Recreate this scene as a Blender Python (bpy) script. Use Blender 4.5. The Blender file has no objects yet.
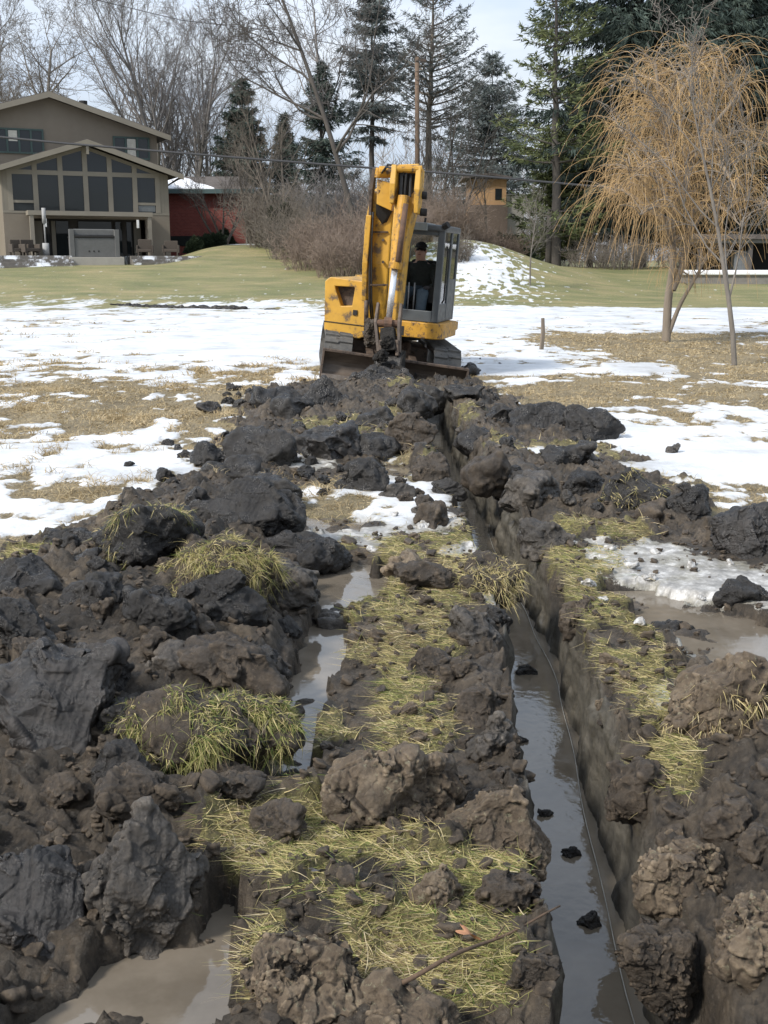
import bpy, bmesh, math, random
import numpy as np
from mathutils import Vector, Matrix
random.seed(11); RNG = np.random.default_rng(11)
SC = bpy.context.scene; COL = SC.collection
R = math.radians
# ------------------------------------------------------------------ camera
FPX = 1120.0; PITCH = math.atan(247/FPX); CH = 1.7; KY = FPX/745.0
cam = bpy.data.objects.new('camera', bpy.data.cameras.new('camera')); COL.objects.link(cam)
cam.location = (0, 0, CH); cam.rotation_euler = (math.pi/2-PITCH, 0, 0)
cam.data.sensor_fit = 'VERTICAL'; cam.data.sensor_height = 24; cam.data.lens = 24*FPX/1024
cam.data.clip_end = 2000; cam.data.clip_start = 0.05; SC.camera = cam
FW = np.array([0, math.cos(PITCH), -math.sin(PITCH)]); UP = np.array([0, math.sin(PITCH), math.cos(PITCH)])
def ray(px, py): return FW + np.array([1., 0, 0])*(px-384)/FPX + UP*(512-py)/FPX
def G(px, py, z=0.0):                         # surveyed point at height z
    r = ray(px, py); t = (z-CH)/r[2]; return np.array([r[0]*t, r[1]*t, z])
def P(px, py, Y):                             # surveyed point at distance Y
    r = ray(px, py); t = Y/r[1]; return np.array([r[0]*t, Y, CH+r[2]*t])
# ------------------------------------------------------------------ noise
_perm = np.random.default_rng(5).permutation(256); _perm = np.concatenate([_perm]*3)
_g3 = np.random.default_rng(6).normal(size=(256, 3)); _g3 /= np.linalg.norm(_g3, axis=1)[:, None]
_a = np.random.default_rng(7).uniform(0, 2*math.pi, 256); _g2 = np.stack([np.cos(_a), np.sin(_a)], 1)
def fade(t): return t*t*t*(t*(t*6-15)+10)
def pn2(x, y):
    xi = np.floor(x).astype(np.int64); yi = np.floor(y).astype(np.int64); fx = x-xi; fy = y-yi; xi &= 255; yi &= 255
    u = fade(fx); v = fade(fy)
    def g(a, b):
        h = _g2[_perm[_perm[(xi+a) & 255]+((yi+b) & 255)]]; return h[..., 0]*(fx-a)+h[..., 1]*(fy-b)
    a = g(0, 0); b = g(1, 0); c = g(0, 1); d = g(1, 1)
    return (a+(b-a)*u+(c-a)*v+(a-b-c+d)*u*v)*1.5
def pn3(p):
    i = np.floor(p).astype(np.int64); f = p-i; i &= 255; w = fade(f); out = 0
    for a in (0, 1):
        for b in (0, 1):
            for c in (0, 1):
                h = _g3[_perm[_perm[_perm[(i[:, 0]+a) & 255]+((i[:, 1]+b) & 255)]+((i[:, 2]+c) & 255)]]
                d = h[:, 0]*(f[:, 0]-a)+h[:, 1]*(f[:, 1]-b)+h[:, 2]*(f[:, 2]-c)
                out = out+d*(w[:, 0] if a else 1-w[:, 0])*(w[:, 1] if b else 1-w[:, 1])*(w[:, 2] if c else 1-w[:, 2])
    return out*1.5
def fbm2(x, y, o=4, g=.5):
    s = 0; a = 1; 
    for k in range(o): s = s+a*pn2(x*2**k+k*17.3, y*2**k-k*9.1); a *= g
    return s
def fbm3(p, o=4, g=.5, bil=False):
    s = 0; a = 1
    for k in range(o):
        n = pn3(p*2.03**k+k*7.7); s = s+a*(np.abs(n)*2-.5 if bil else n); a *= g
    return s
def worley2(x, y, seed=0):
    xi = np.floor(x).astype(np.int64); yi = np.floor(y).astype(np.int64); best = np.full(x.shape, 9.); b2 = best.copy()
    for a in (-1, 0, 1):
        for b in (-1, 0, 1):
            h = _perm[_perm[(xi+a+seed) & 255]+((yi+b) & 255)]
            d = np.hypot(xi+a+(h*37 % 256)/256-x, yi+b+(h*91 % 256)/256-y)
            b2 = np.minimum(b2, np.maximum(best, d)); best = np.minimum(best, d)
    return best, b2
_cr = np.random.default_rng(8).uniform(size=(256, 3)); _cv = np.random.default_rng(9).normal(size=(256, 3))
def facet3(p):
    """tilted plates: each cell is a plane of its own, lower at the joints"""
    i = np.floor(p).astype(np.int64); n = len(p); b1 = np.full(n, 9.); b2 = b1.copy(); t1 = np.zeros(n)
    for a in (-1, 0, 1):
        for b in (-1, 0, 1):
            for c in (-1, 0, 1):
                h = _perm[_perm[_perm[(i[:, 0]+a) & 255]+((i[:, 1]+b) & 255)]+((i[:, 2]+c) & 255)]
                q = p-(i+[a, b, c]+_cr[h]); d = np.sqrt((q*q).sum(1)); t = (q*_cv[h]).sum(1)*.8+_cr[h, 0]*.8-.4
                m = d < b1; b2 = np.where(m, b1, np.minimum(b2, d)); t1 = np.where(m, t, t1); b1 = np.where(m, d, b1)
    e = b2-b1; return t1*sstep(0, .12, e)-.25*(1-sstep(0, .10, e))
def facet2(x, y, seed=0):
    xi = np.floor(x).astype(np.int64); yi = np.floor(y).astype(np.int64); b1 = np.full(x.shape, 9.); b2 = b1.copy(); t1 = 0*x
    for a in (-1, 0, 1):
        for b in (-1, 0, 1):
            h = _perm[_perm[(xi+a+seed) & 255]+((yi+b) & 255)]; qx = x-xi-a-_cr[h, 0]; qy = y-yi-b-_cr[h, 1]; d = np.hypot(qx, qy); t = (qx*_cv[h, 0]+qy*_cv[h, 1])*.7+_cr[h, 2]-.4
            m = d < b1; b2 = np.where(m, b1, np.minimum(b2, d)); t1 = np.where(m, t, t1); b1 = np.where(m, d, b1)
    e = b2-b1; return t1*sstep(0, .2, e)-.3*(1-sstep(0, .16, e))
def sstep(a, b, x): t = np.clip((x-a)/(b-a), 0, 1); return t*t*(3-2*t)
# ------------------------------------------------------------------ mesh + tagging helpers
def tag(o, label=None, cat=None, group=None, kind=None):
    if label: o['label'] = label
    if cat: o['category'] = cat
    if group: o['group'] = group
    if kind: o['kind'] = kind
    return o
def empty(name, loc=(0, 0, 0), label=None, cat=None, group=None, rot=(0, 0, 0)):
    o = bpy.data.objects.new(name, None); COL.objects.link(o); o.location = loc; o.rotation_euler = rot
    o.empty_display_size = .1; return tag(o, label, cat, group)
def mesh_np(name, V, F, mat, parent=None, smooth=False, attrs=None):
    V = np.asarray(V, dtype=np.float32); F = np.asarray(F, dtype=np.int32); m = bpy.data.meshes.new(name)
    n, k = F.shape
    m.vertices.add(len(V)); m.vertices.foreach_set('co', V.ravel())
    m.loops.add(n*k); m.loops.foreach_set('vertex_index', F.ravel())
    m.polygons.add(n); m.polygons.foreach_set('loop_start', np.arange(0, n*k, k, dtype=np.int32))
    m.polygons.foreach_set('loop_total', np.full(n, k, dtype=np.int32))
    m.polygons.foreach_set('use_smooth', np.full(n, smooth))
    if attrs:
        for an, av in attrs.items():
            at = m.attributes.new(an, 'FLOAT', 'POINT'); at.data.foreach_set('value', np.asarray(av, dtype=np.float32))
    m.materials.append(mat); m.update(calc_edges=True); m.validate()
    o = bpy.data.objects.new(name, m); COL.objects.link(o); o.parent = parent
    return o
class MB:
    """collects solids and links them as one mesh object"""
    def __init__(s): s.v = []; s.f = []
    def add(s, vs, fs): b = len(s.v); s.v += [tuple(v) for v in vs]; s.f += [tuple(b+i for i in f) for f in fs]; return s
    def box(s, x0, x1, y0, y1, z0, z1):
        return s.add([(x0, y0, z0), (x1, y0, z0), (x1, y1, z0), (x0, y1, z0), (x0, y0, z1), (x1, y0, z1), (x1, y1, z1), (x0, y1, z1)],
                     [(0, 3, 2, 1), (4, 5, 6, 7), (0, 1, 5, 4), (1, 2, 6, 5), (2, 3, 7, 6), (3, 0, 4, 7)])
    def loft(s, rings, caps=True):
        n = len(rings[0]); vs = [v for r in rings for v in r]; fs = []
        for i in range(len(rings)-1):
            for j in range(n): fs.append((i*n+j, i*n+(j+1) % n, (i+1)*n+(j+1) % n, (i+1)*n+j))
        if caps: fs.append(tuple(range(n))[::-1]); fs.append(tuple((len(rings)-1)*n+j for j in range(n)))
        return s.add(vs, fs)
    def prism(s, poly, axis, a, b):            # poly of 2-tuples extruded along axis (0,1,2) from a to b
        def mk(q, t): l = list(q); l.insert(axis, t); return tuple(l)
        return s.loft([[mk(q, a) for q in poly], [mk(q, b) for q in poly]])
    def tube(s, pts, r, n=8, flat=1.0):
        pts = [Vector(p) for p in pts]; rs = r if isinstance(r, (list, tuple)) else [r]*len(pts); rings = []
        ref = Vector((0, 0, 1))
        for i, p in enumerate(pts):
            d = (pts[min(i+1, len(pts)-1)]-pts[max(i-1, 0)]).normalized()
            if abs(d.z) > .92: ref = Vector((1, 0, 0))
            else: ref = Vector((0, 0, 1))
            if i == 0: u = d.cross(ref).normalized()
            else: u = (u-d*u.dot(d)).normalized()
            w = d.cross(u)
            rings.append([tuple(p+(u*math.cos(2*math.pi*j/n)+w*math.sin(2*math.pi*j/n)*flat)*rs[i]) for j in range(n)])
        return s.loft(rings)
    def beam(s, pts, ws, hs, side=(1, 0, 0)):   # rectangular section beam; ws across 'side', hs across the other way
        pts = [Vector(p) for p in pts]; sd = Vector(side).normalized(); rings = []
        for i, p in enumerate(pts):
            d = (pts[min(i+1, len(pts)-1)]-pts[max(i-1, 0)]).normalized(); u = (sd-d*sd.dot(d)).normalized(); w = d.cross(u)
            a = ws[i]/2; b = hs[i]/2
            rings.append([tuple(p+u*q*a+w*t*b) for q, t in ((-1, -1), (1, -1), (1, 1), (-1, 1))])
        return s.loft(rings)
    def build(s, name, mat, parent=None, smooth=False, bevel=0, xf=None, seg=2):
        m = bpy.data.meshes.new(name); vs = s.v
        if xf is not None: vs = [tuple(xf @ Vector(v)) for v in vs]
        m.from_pydata(vs, [], s.f); m.materials.append(mat)
        bm = bmesh.new(); bm.from_mesh(m); bmesh.ops.recalc_face_normals(bm, faces=bm.faces); bm.to_mesh(m); bm.free()
        if smooth:
            for p in m.polygons: p.use_smooth = True
        o = bpy.data.objects.new(name, m); COL.objects.link(o); o.parent = parent
        if bevel:
            b = o.modifiers.new('bevel', 'BEVEL'); b.width = bevel; b.segments = seg; b.limit_method = 'ANGLE'; b.angle_limit = R(35)
        return o
def segmesh(S, n=3):
    """S: array (k,8) p0 p1 r0 r1 -> vertices, quads of open tapered tubes"""
    S = np.asarray(S, dtype=np.float64); p0 = S[:, 0:3]; p1 = S[:, 3:6]; r0 = S[:, 6]; r1 = S[:, 7]
    d = p1-p0; L = np.linalg.norm(d, axis=1)[:, None]+1e-9; d = d/L; p1 = p1+d*np.minimum(L*.06, r1[:, None])
    ref = np.where(np.abs(d[:, 2:3]) > .9, np.array([[1., 0, 0]]), np.array([[0, 0, 1.]]))
    u = np.cross(d, ref); u /= np.linalg.norm(u, axis=1)[:, None]; w = np.cross(d, u); V = []
    for p, r in ((p0, r0), (p1, r1)):
        for j in range(n):
            a = 2*math.pi*j/n; V.append(p+(u*math.cos(a)+w*math.sin(a))*r[:, None])
    V = np.stack(V, 1).reshape(-1, 3); k = len(S); b = np.arange(k)[:, None]*2*n
    F = np.stack([np.concatenate([b+j, b+(j+1) % n, b+n+(j+1) % n, b+n+j], 1) for j in range(n)], 1).reshape(-1, 4)
    return V, F
# ------------------------------------------------------------------ materials
def newmat(name):
    m = bpy.data.materials.new(name); m.use_nodes = True; nt = m.node_tree; b = nt.nodes['Principled BSDF']; return m, nt, b
class N:
    def __init__(s, nt): s.nt = nt
    def n(s, t, **k):
        o = s.nt.nodes.new(t)
        for a, v in k.items():
            if a.startswith('i_'):
                key = a[2:].replace('_', ' '); 
                o.inputs[key].default_value = v
            else: setattr(o, a, v)
        return o
    def l(s, a, b): s.nt.links.new(a, b); return b
    def noise(s, vec, scale, detail=4, rough=.55, dist=0):
        o = s.n('ShaderNodeTexNoise'); o.inputs['Scale'].default_value = scale; o.inputs['Detail'].default_value = detail
        o.inputs['Roughness'].default_value = rough; o.inputs['Distortion'].default_value = dist
        if vec is not None: s.l(vec, o.inputs['Vector'])
        return o.outputs['Fac']
    def ramp(s, fac, stops, mode='LINEAR'):
        o = s.n('ShaderNodeValToRGB'); cr = o.color_ramp; cr.interpolation = mode
        while len(cr.elements) < len(stops): cr.elements.new(.5)
        for e, (p, c) in zip(cr.elements, stops): e.position = p; e.color = (*c, 1) if len(c) == 3 else (c[0],)*3+(1,)
        s.l(fac, o.inputs['Fac']); return o.outputs['Color']
    def mix(s, fac, a, b, mode='MIX'):
        o = s.n('ShaderNodeMix', data_type='RGBA', blend_type=mode)
        for k, v in ((0, fac), (6, a), (7, b)):
            if hasattr(v, 'is_linked'): s.l(v, o.inputs[k])
            elif k == 0: o.inputs[0].default_value = v
            else: o.inputs[k].default_value = (*v, 1)
        return o.outputs[2]
    def math(s, op, a, b=0., c=0., clamp=False):
        o = s.n('ShaderNodeMath', operation=op, use_clamp=clamp)
        for k, v in enumerate((a, b, c)):
            if hasattr(v, 'is_linked'): s.l(v, o.inputs[k])
            else: o.inputs[k].default_value = v
        return o.outputs[0]
    def mr(s, v, a, b, c=0., d=1., st='SMOOTHSTEP'):
        o = s.n('ShaderNodeMapRange', interpolation_type=st)
        s.l(v, o.inputs[0])
        for k, q in enumerate((a, b, c, d)): o.inputs[k+1].default_value = q
        return o.outputs[0]
    def bump(s, h, strength=.5, dist=.02, normal=None):
        o = s.n('ShaderNodeBump'); o.inputs['Strength'].default_value = strength; o.inputs['Distance'].default_value = dist
        s.l(h, o.inputs['Height'])
        if normal is not None: s.l(normal, o.inputs['Normal'])
        return o.outputs['Normal']
    def coord(s, k='Object'): return s.n('ShaderNodeTexCoord').outputs[k]
    def pos(s): return s.n('ShaderNodeNewGeometry').outputs['Position']
    def attr(s, name): return s.n('ShaderNodeAttribute', attribute_name=name).outputs['Fac']
    def scl(s, v, sc):
        o = s.n('ShaderNodeMapping'); o.inputs['Scale'].default_value = sc; s.l(v, o.inputs['Vector']); return o.outputs[0]
def simple(name, c1, c2=None, rough=.6, scale=6, metal=0, bump=.2, bscale=60, bdist=.01, spec=.5, r2=None, stretch=None, dirt=None):
    m, nt, b = newmat(name); q = N(nt); co = q.coord()
    if stretch: co = q.scl(co, stretch)
    c2 = c2 or tuple(x*.75 for x in c1); f = q.noise(co, scale, 6, .6)
    c = q.ramp(f, [(.3, c1), (.7, c2)])
    if dirt:
        d = q.mr(q.noise(q.coord(), dirt[1], 8, .7), dirt[2], dirt[2]+.12); c = q.mix(d, c, dirt[0])
    q.l(c, b.inputs['Base Color']); b.inputs['Metallic'].default_value = metal; b.inputs['Specular IOR Level'].default_value = spec
    q.l(q.mr(q.noise(co, scale*3, 4), .3, .7, rough, r2 if r2 is not None else min(1, rough+.15)), b.inputs['Roughness'])
    if bump: q.l(q.bump(q.noise(co, bscale, 5, .6), bump, bdist), b.inputs['Normal'])
    return m
def soil(name, stops, r0=.42, r1=.85, grain=1.0, spec=.4, streak=None):
    m, nt, b = newmat(name); q = N(nt); co = q.coord(); 
    oi = q.n('ShaderNodeObjectInfo').outputs['Random']
    v = q.n('ShaderNodeVectorMath', operation='ADD'); q.l(co, v.inputs[0])
    cx = q.n('ShaderNodeCombineXYZ'); q.l(q.math('MULTIPLY', oi, 37.), cx.inputs[0]); q.l(q.math('MULTIPLY', oi, 11.), cx.inputs[1]); q.l(cx.outputs[0], v.inputs[1]); co = v.outputs[0]
    f1 = q.noise(co, 5, 8, .62, .3); f2 = q.noise(co, 38, 6, .7)
    f = q.math('ADD', q.math('MULTIPLY', f1, .65), q.math('MULTIPLY', f2, .35))
    c = q.ramp(f, stops)
    if streak:
        fs = q.noise(q.scl(co, streak), 14, 6, .6); c = q.mix(q.mr(fs, .42, .6, 0, .6), c, stops[-1][1])
    pt = q.n('ShaderNodeNewGeometry').outputs['Pointiness']
    c = q.mix(q.mr(pt, .44, .5, .75, 0), c, (.006, .005, .004))  # crease shade painted into the colour by pointiness, edges lightened below
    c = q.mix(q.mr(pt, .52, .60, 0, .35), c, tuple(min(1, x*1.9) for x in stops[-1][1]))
    c = q.mix(q.mr(q.noise(co, 48, 6, .8), .56, .68, 0, .6), c, tuple(min(.3, x*1.7) for x in stops[-1][1])); c = q.mix(q.mr(q.noise(co, 2.6, 4, .6), .5, .64, 0, .45), c, tuple(x*.8 for x in stops[0][1]))
    q.l(c, b.inputs['Base Color']); b.inputs['Specular IOR Level'].default_value = spec*1.25
    q.l(q.mr(q.noise(co, 9, 6, .6), .40, .60, r0, r1), b.inputs['Roughness'])
    vo = q.n('ShaderNodeTexVoronoi', feature='F1'); vo.inputs['Scale'].default_value = 55; q.l(q.mix(.12, co, q.n('ShaderNodeTexNoise').outputs['Color'], 'ADD'), vo.inputs['Vector'])
    nb = q.bump(vo.outputs['Distance'], .22*grain, .008)
    nb = q.bump(q.noise(co, 22, 10, .75), .8*grain, .025, nb)
    nb = q.bump(q.noise(co, 160, 4, .7), .45*grain, .004, nb)
    q.l(nb, b.inputs['Normal']); return m
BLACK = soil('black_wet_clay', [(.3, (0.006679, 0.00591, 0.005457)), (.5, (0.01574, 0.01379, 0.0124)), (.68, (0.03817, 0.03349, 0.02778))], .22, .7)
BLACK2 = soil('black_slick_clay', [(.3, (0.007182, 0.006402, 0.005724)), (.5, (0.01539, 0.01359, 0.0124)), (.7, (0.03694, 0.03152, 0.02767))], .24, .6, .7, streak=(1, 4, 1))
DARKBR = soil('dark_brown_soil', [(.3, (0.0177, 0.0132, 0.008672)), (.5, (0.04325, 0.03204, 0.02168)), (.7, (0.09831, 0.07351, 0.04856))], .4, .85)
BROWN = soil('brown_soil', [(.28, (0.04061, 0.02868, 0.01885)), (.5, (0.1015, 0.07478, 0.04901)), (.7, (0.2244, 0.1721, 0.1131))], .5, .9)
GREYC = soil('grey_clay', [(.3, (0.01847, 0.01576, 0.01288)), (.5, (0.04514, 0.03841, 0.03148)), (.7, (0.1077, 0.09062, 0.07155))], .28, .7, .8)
def blade_mat(name, stops):
    m, nt, b = newmat(name); q = N(nt); c = q.ramp(q.attr('tint'), stops)
    q.l(c, b.inputs['Base Color']); b.inputs['Roughness'].default_value = .6; b.inputs['Specular IOR Level'].default_value = .25
    ad = q.n('ShaderNodeBsdfTranslucent'); q.l(c, ad.inputs['Color']); mx = q.n('ShaderNodeMixShader'); mx.inputs[0].default_value = .25
    q.l(b.outputs[0], mx.inputs[1]); q.l(ad.outputs[0], mx.inputs[2]); q.l(mx.outputs[0], nt.nodes['Material Output'].inputs['Surface']); return m
GRASS = blade_mat('grass_blades', [(0, (.20, .14, .08)), (.10, (.62, .53, .36)), (.2, (.60, .49, .25)), (.35, (.50, .42, .20)), (.58, (.33, .31, .115)), (.8, (.19, .23, .06)), (1, (.08, .13, .03))])
STRAW = blade_mat('straw_blades', [(0, (.56, .46, .29)), (.35, (.42, .32, .18)), (.7, (.22, .165, .085)), (1, (.11, .09, .045))])
# ------------------------------------------------------------------ layout
def blob(X, Y, cx, cy, rx, ry, soft=.35, z=0.):
    c = G(cx, cy, z); top = G(cx, cy-ry, z); bot = G(cx, cy+ry, z); a = G(cx+rx, cy, z)
    rX = abs(a[0]-c[0]); rY = (top[1]-bot[1])/2; cY = (top[1]+bot[1])/2
    return 1-sstep(1-soft, 1+soft, np.hypot((X-c[0])/rX, (Y-cY)/rY)+NZ(X, Y))
_nz = {}
def NZ(X, Y):
    if id(X) not in _nz: _nz[id(X)] = .22*fbm2(X*5.1+3, Y*5.1, 3)
    return _nz[id(X)]
YP = lambda y: G(384, y)[1]
def tabl(Y, tab):
    ks = [YP(a) for a, b in tab][::-1]; return np.interp(Y, ks, [b for a, b in tab][::-1])
TX0, TX1, TD, WL = .395, .765, .52, -.36
TC = lambda Y: np.interp(Y, [2.3, 2.8, 4.2, 5.3, 6.5, 8.2, 10.5, 14.5], [0, .02, .10, .17, .17, .13, .06, .03])          # trench
def far_h(X, Y):
    left = 1.72*sstep(29, 47, Y)+.4*sstep(47.5, 50, Y)+.3*sstep(50, 62, Y)+.95*sstep(-14.5, -10.5, X)*sstep(40, 54, Y)
    right = 1.55*sstep(31, 52, Y)
    t = sstep(-2, 10, X); h = left*(1-t)+right*t
    h = h+1.8*np.exp(-(((X-4.9)/5.)**2+((Y-43)/6.5)**2))+.03*fbm2(X*.25, Y*.25, 2)*sstep(20, 34, Y)
    h = h+.8*sstep(62, 120, Y)
    return h
def ground(X, Y):
    Yo = Y/KY; near = sstep(34, 26, Yo)
    h = far_h(X, Yo)+near*(.02+.035*fbm2(X*.45, Y*.45, 3))*sstep(0, 1, Y*0+1)
    # churned mud extents
    lo = np.interp(Y, [YP(y) for y in (1100, 620, 560, 520, 480, 440, 400, 385, 372)][0:], [G(x, y)[0] for x, y in ((-400, 1100), (-90, 620), (50, 560), (100, 520), (182, 480), (215, 440), (250, 400), (310, 385), (380, 372))])
    hi = np.interp(Y, [YP(y) for y in (1100, 620, 560, 520, 480, 440, 400, 385, 372)], [G(x, y)[0] for x, y in ((1300, 1100), (950, 620), (830, 560), (740, 520), (650, 470), (600, 440), (510, 400), (480, 385), (440, 372))])
    B = lambda *a, **k: blob(X, Y, *a, **k)
    n1 = fbm2(X*2.2, Y*2.2, 4); n3 = fbm2(X*9, Y*9, 4)
    mud = sstep(-.12, .22, X-lo+.25*n1)*sstep(-.12, .22, hi-X+.25*n1)*sstep(YP(368), YP(376), Y+.4*n1)
    hole = 0*X
    for b in ((350, 500, 70, 20), (405, 505, 44, 26), (392, 452, 30, 12), (300, 458, 24, 6), (560, 458, 40, 7), (245, 488, 24, 4), (420, 425, 22, 7)): hole = np.maximum(hole, B(*b, soft=.4))
    mud = mud*(1-.85*hole)
    gr = 0*X
    for b in ((400, 640, 62, 95), (440, 590, 70, 30), (385, 735, 75, 60), (340, 880, 130, 55), (430, 900, 120, 60), (430, 985, 100, 60), (230, 890, 40, 40), (155, 975, 45, 14), (270, 985, 30, 50),
              (590, 575, 42, 30), (610, 640, 55, 60), (650, 700, 38, 60), (660, 775, 35, 40), (600, 540, 55, 14), (545, 458, 45, 7), (430, 424, 50, 12), (395, 440, 44, 14), (440, 470, 20, 14), (330, 432, 40, 9), (290, 452, 30, 6), (420, 402, 30, 7), (400, 452, 30, 8), (510, 455, 30, 8), (590, 455, 40, 8), (375, 552, 60, 9), (455, 548, 55, 12), (30, 610, 45, 12), (560, 620, 26, 50), (470, 530, 40, 8), (620, 800, 20, 30)):
        gr = np.maximum(gr, B(*b))
    sl = 0*X
    for b in ((345, 500, 70, 20), (405, 500, 44, 26), (300, 468, 40, 8), (350, 540, 50, 14), (470, 560, 40, 10), (425, 525, 40, 16), (490, 612, 12, 10), (690, 588, 105, 32), (640, 562, 62, 18), (720, 650, 60, 30), (290, 470, 16, 8), (700, 720, 60, 20), (455, 480, 20, 20)):
        sl = np.maximum(sl, B(*b))
    w = 0*X
    for b in ((322, 650, 26, 34), (305, 700, 24, 40), (297, 745, 20, 40), (296, 780, 26, 16), (345, 590, 45, 30), (330, 520, 40, 15), (395, 470, 20, 8), (165, 975, 85, 36), (140, 1025, 105, 45), (222, 930, 26, 32), (700, 630, 72, 30), (745, 655, 50, 30), (640, 600, 40, 12)):
        w = np.maximum(w, B(*b, soft=.25))
    w = np.clip(w*1.25+.5*n3*(w > .02)-.12*(w < .97), 0, 1)*(w > .02); w = sstep(.15, .8, w)
    gr = gr*(1-w*.9); gr = gr*(1-.95*sstep(.07, .38, fbm2(X*4.3+2, Y*3.1, 4)))
    Xs = X-TC(Y)
    tr = sstep(.0, .06, Xs-(TX0-.03))*sstep(0, .08, TX1+.05-Xs)*sstep(10.4, 10.0, Yo)
    gr = gr*(1-tr)
    # mound on the left and spoil berms either side of the trench
    md = .33*np.exp(-(((X-G(90, 650)[0])/1.05)**2+((Y-G(90, 650)[1])/1.65)**2))+.12*np.exp(-(((X-G(230, 500)[0])/.8)**2+((Y-G(230, 520)[1])/1.35)**2))
    md = md+.17*np.exp(-((X-1.25)/.3)**2)*sstep(3.0, 2.0, Yo)+.09*np.exp(-((Xs-(TX1+.2))/.14)**2)*sstep(4.4, 5.6, Yo)*sstep(11, 9, Yo)
    md = md+.10*np.exp(-((Xs-(TX0-.16))/.12)**2)*sstep(5.0, 6., Yo)*sstep(11, 9, Yo)+.16*np.exp(-(((X-.0)/.9)**2+((Yo-9.3)/1.0)**2))
    strip = 0*X
    for b in ((375, 650, 120, 130), (350, 565, 90, 50), (375, 505, 95, 45), (300, 700, 40, 100), (690, 600, 110, 60), (600, 620, 50, 80)): strip = np.maximum(strip, B(*b, soft=.3))
    md = md*(1-.85*strip)
    f1, f2 = worley2(X*5.2+.3*n1, Y*5.2+.3*fbm2(X*3, Y*3+9, 2)); 
    wx = X+.05*pn2(X*9, Y*9); wy = Y+.05*pn2(X*9+7, Y*9+3)
    rough = .05*(1-f1)+.045*facet2(wx*4.5, wy*4.5)+.022*facet2(wx*11, wy*11, 3)+.009*facet2(wx*27, wy*27, 5)+.05*fbm2(X*3.1, Y*3.1, 3)+.016*np.abs(fbm2(X*11, Y*11, 4))
    rough = rough+.014*fbm2(X*31, Y*31, 2)
    smoothz = np.clip(1-1.0*w-.62*gr-.72*sl, 0, 1)
    h = h+mud*(md+(rough)*smoothz*(1-.55*strip)*(.6+.6*sstep(-.5, .35, n1)))+mud*gr*.035
    h = np.where(mud > .02, np.maximum(h, .012), h)
    h = h*(1-w*mud)+w*mud*(-.055-.05*fbm2(X*5, Y*5, 4))
    # trench
    wob = .03*fbm2(Y*1.7, Y*0+3, 3)+.018*fbm2(Y*9, X*9, 2); wob2 = .030*fbm2(Y*1.1+40, Y*0, 2)+.012*fbm2(Y*6, X*9+5, 2)*sstep(5, 8, Y)
    e = sstep(10.3, 9.7, Yo)
    L = sstep(TX0-.01, TX0+.05, Xs+wob); Rr = sstep(TX1+.025, TX1-.07, Xs+wob2)**.8
    prof = np.minimum(L, Rr)*e
    ledge = .16*np.exp(-((Xs-(TX1-.045))/.03)**2)*np.clip(.45+1.5*fbm2(Y*3.3, Xs*3+8, 4), 0, 1.2)+.10*np.exp(-((Xs-(TX0+.06))/.03)**2)*np.clip(.2+1.5*fbm2(Y*4, Xs*3+18, 4), 0, 1.2)
    h = h*(1-prof)+prof*(-TD+.05*fbm2(X*6, Y*6, 3)+ledge)
    # snow over the field
    ny = fbm2(X*.75+11, Y*.42, 4, .55); ny2 = fbm2(X*2.3, Y*1.5+5, 4, .55)
    tl = [(296, -.5), (303, -.2), (312, .55), (320, .9), (350, .95), (362, .6), (374, .22), (395, .12), (425, .08), (440, .25), (452, .6), (472, .45), (484, .1), (496, .05), (508, .5), (540, .55), (555, -.1), (600, -.2), (1100, -.5)]
    trr = [(296, -1.), (306, -1), (309, .9), (320, 1.0), (330, .7), (338, .1), (352, -.1), (362, .35), (372, .3), (382, 0.), (405, -.1), (415, .1), (432, .6), (460, .75), (488, .5), (505, .3), (540, 0.), (600, -.1), (1100, -.5)]
    t = sstep(-.5, 1.2, X); s = tabl(Y, tl)*(1-t)+tabl(Y, trr)*t
    for cx, cy, rx, ry, wt in ((650, 345, 110, 9, -.9), (730, 365, 80, 14, -.9), (600, 338, 60, 5, -.5), (560, 372, 130, 5, .7), (720, 402, 60, 7, .5), (640, 398, 150, 8, -.7), (570, 392, 90, 6, -.5), (500, 345, 70, 14, .8), (490, 400, 30, 12, .7), (690, 455, 100, 22, .7), (250, 345, 110, 22, .6),
                               (60, 400, 120, 18, -.35), (150, 420, 120, 16, -.3), (300, 382, 60, 8, .2), (40, 325, 80, 10, -.25), (90, 360, 60, 8, -.2), (30, 505, 60, 10, -.5), (60, 465, 110, 10, .4), (150, 490, 80, 8, -.4), (560, 440, 30, 8, -.5), (740, 322, 40, 3, -.5), (500, 360, 40, 10, .4)):
        s = s+wt*B(cx, cy, rx, ry, soft=.5)
    snow = s*.8+.5*ny+.85*ny2*np.interp(Yo, [4, 14, 30], [1, .8, .25])+.22*fbm2(X*6, Y*5, 3)
    field = sstep(YP(303)+2, YP(303)-1, Y+2.2*ny)
    snow = np.where(Yo > 25, np.minimum(snow, field*2-.7+.0*snow), snow)
    bank = np.exp(-(((X-4.6)/3.)**2+((Yo-38)/5.5)**2))*1.5-.7+.9*ny2+.4*fbm2(X*3, Y*3, 3)
    snow = np.maximum(snow, np.where(Yo > 31, bank, -1))
    hs = np.exp(-(((X+10)/2.6)**2+((Yo-54)/1.6)**2))*2-.8+.3*ny2; snow = np.maximum(snow, np.where(Yo > 45, hs, -1))
    for (x0, y0, rx, ry, z) in ((270, 302, 60, 2.6, 0.1), (205, 301, 30, 1.4, .1)):
        c = P(x0, y0, 32.*KY); snow = np.maximum(snow, np.exp(-(((X-c[0])/(rx*.045))**2+((Yo-31.5)/1.2)**2))*1.8-.9+.5*ny2)
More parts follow.
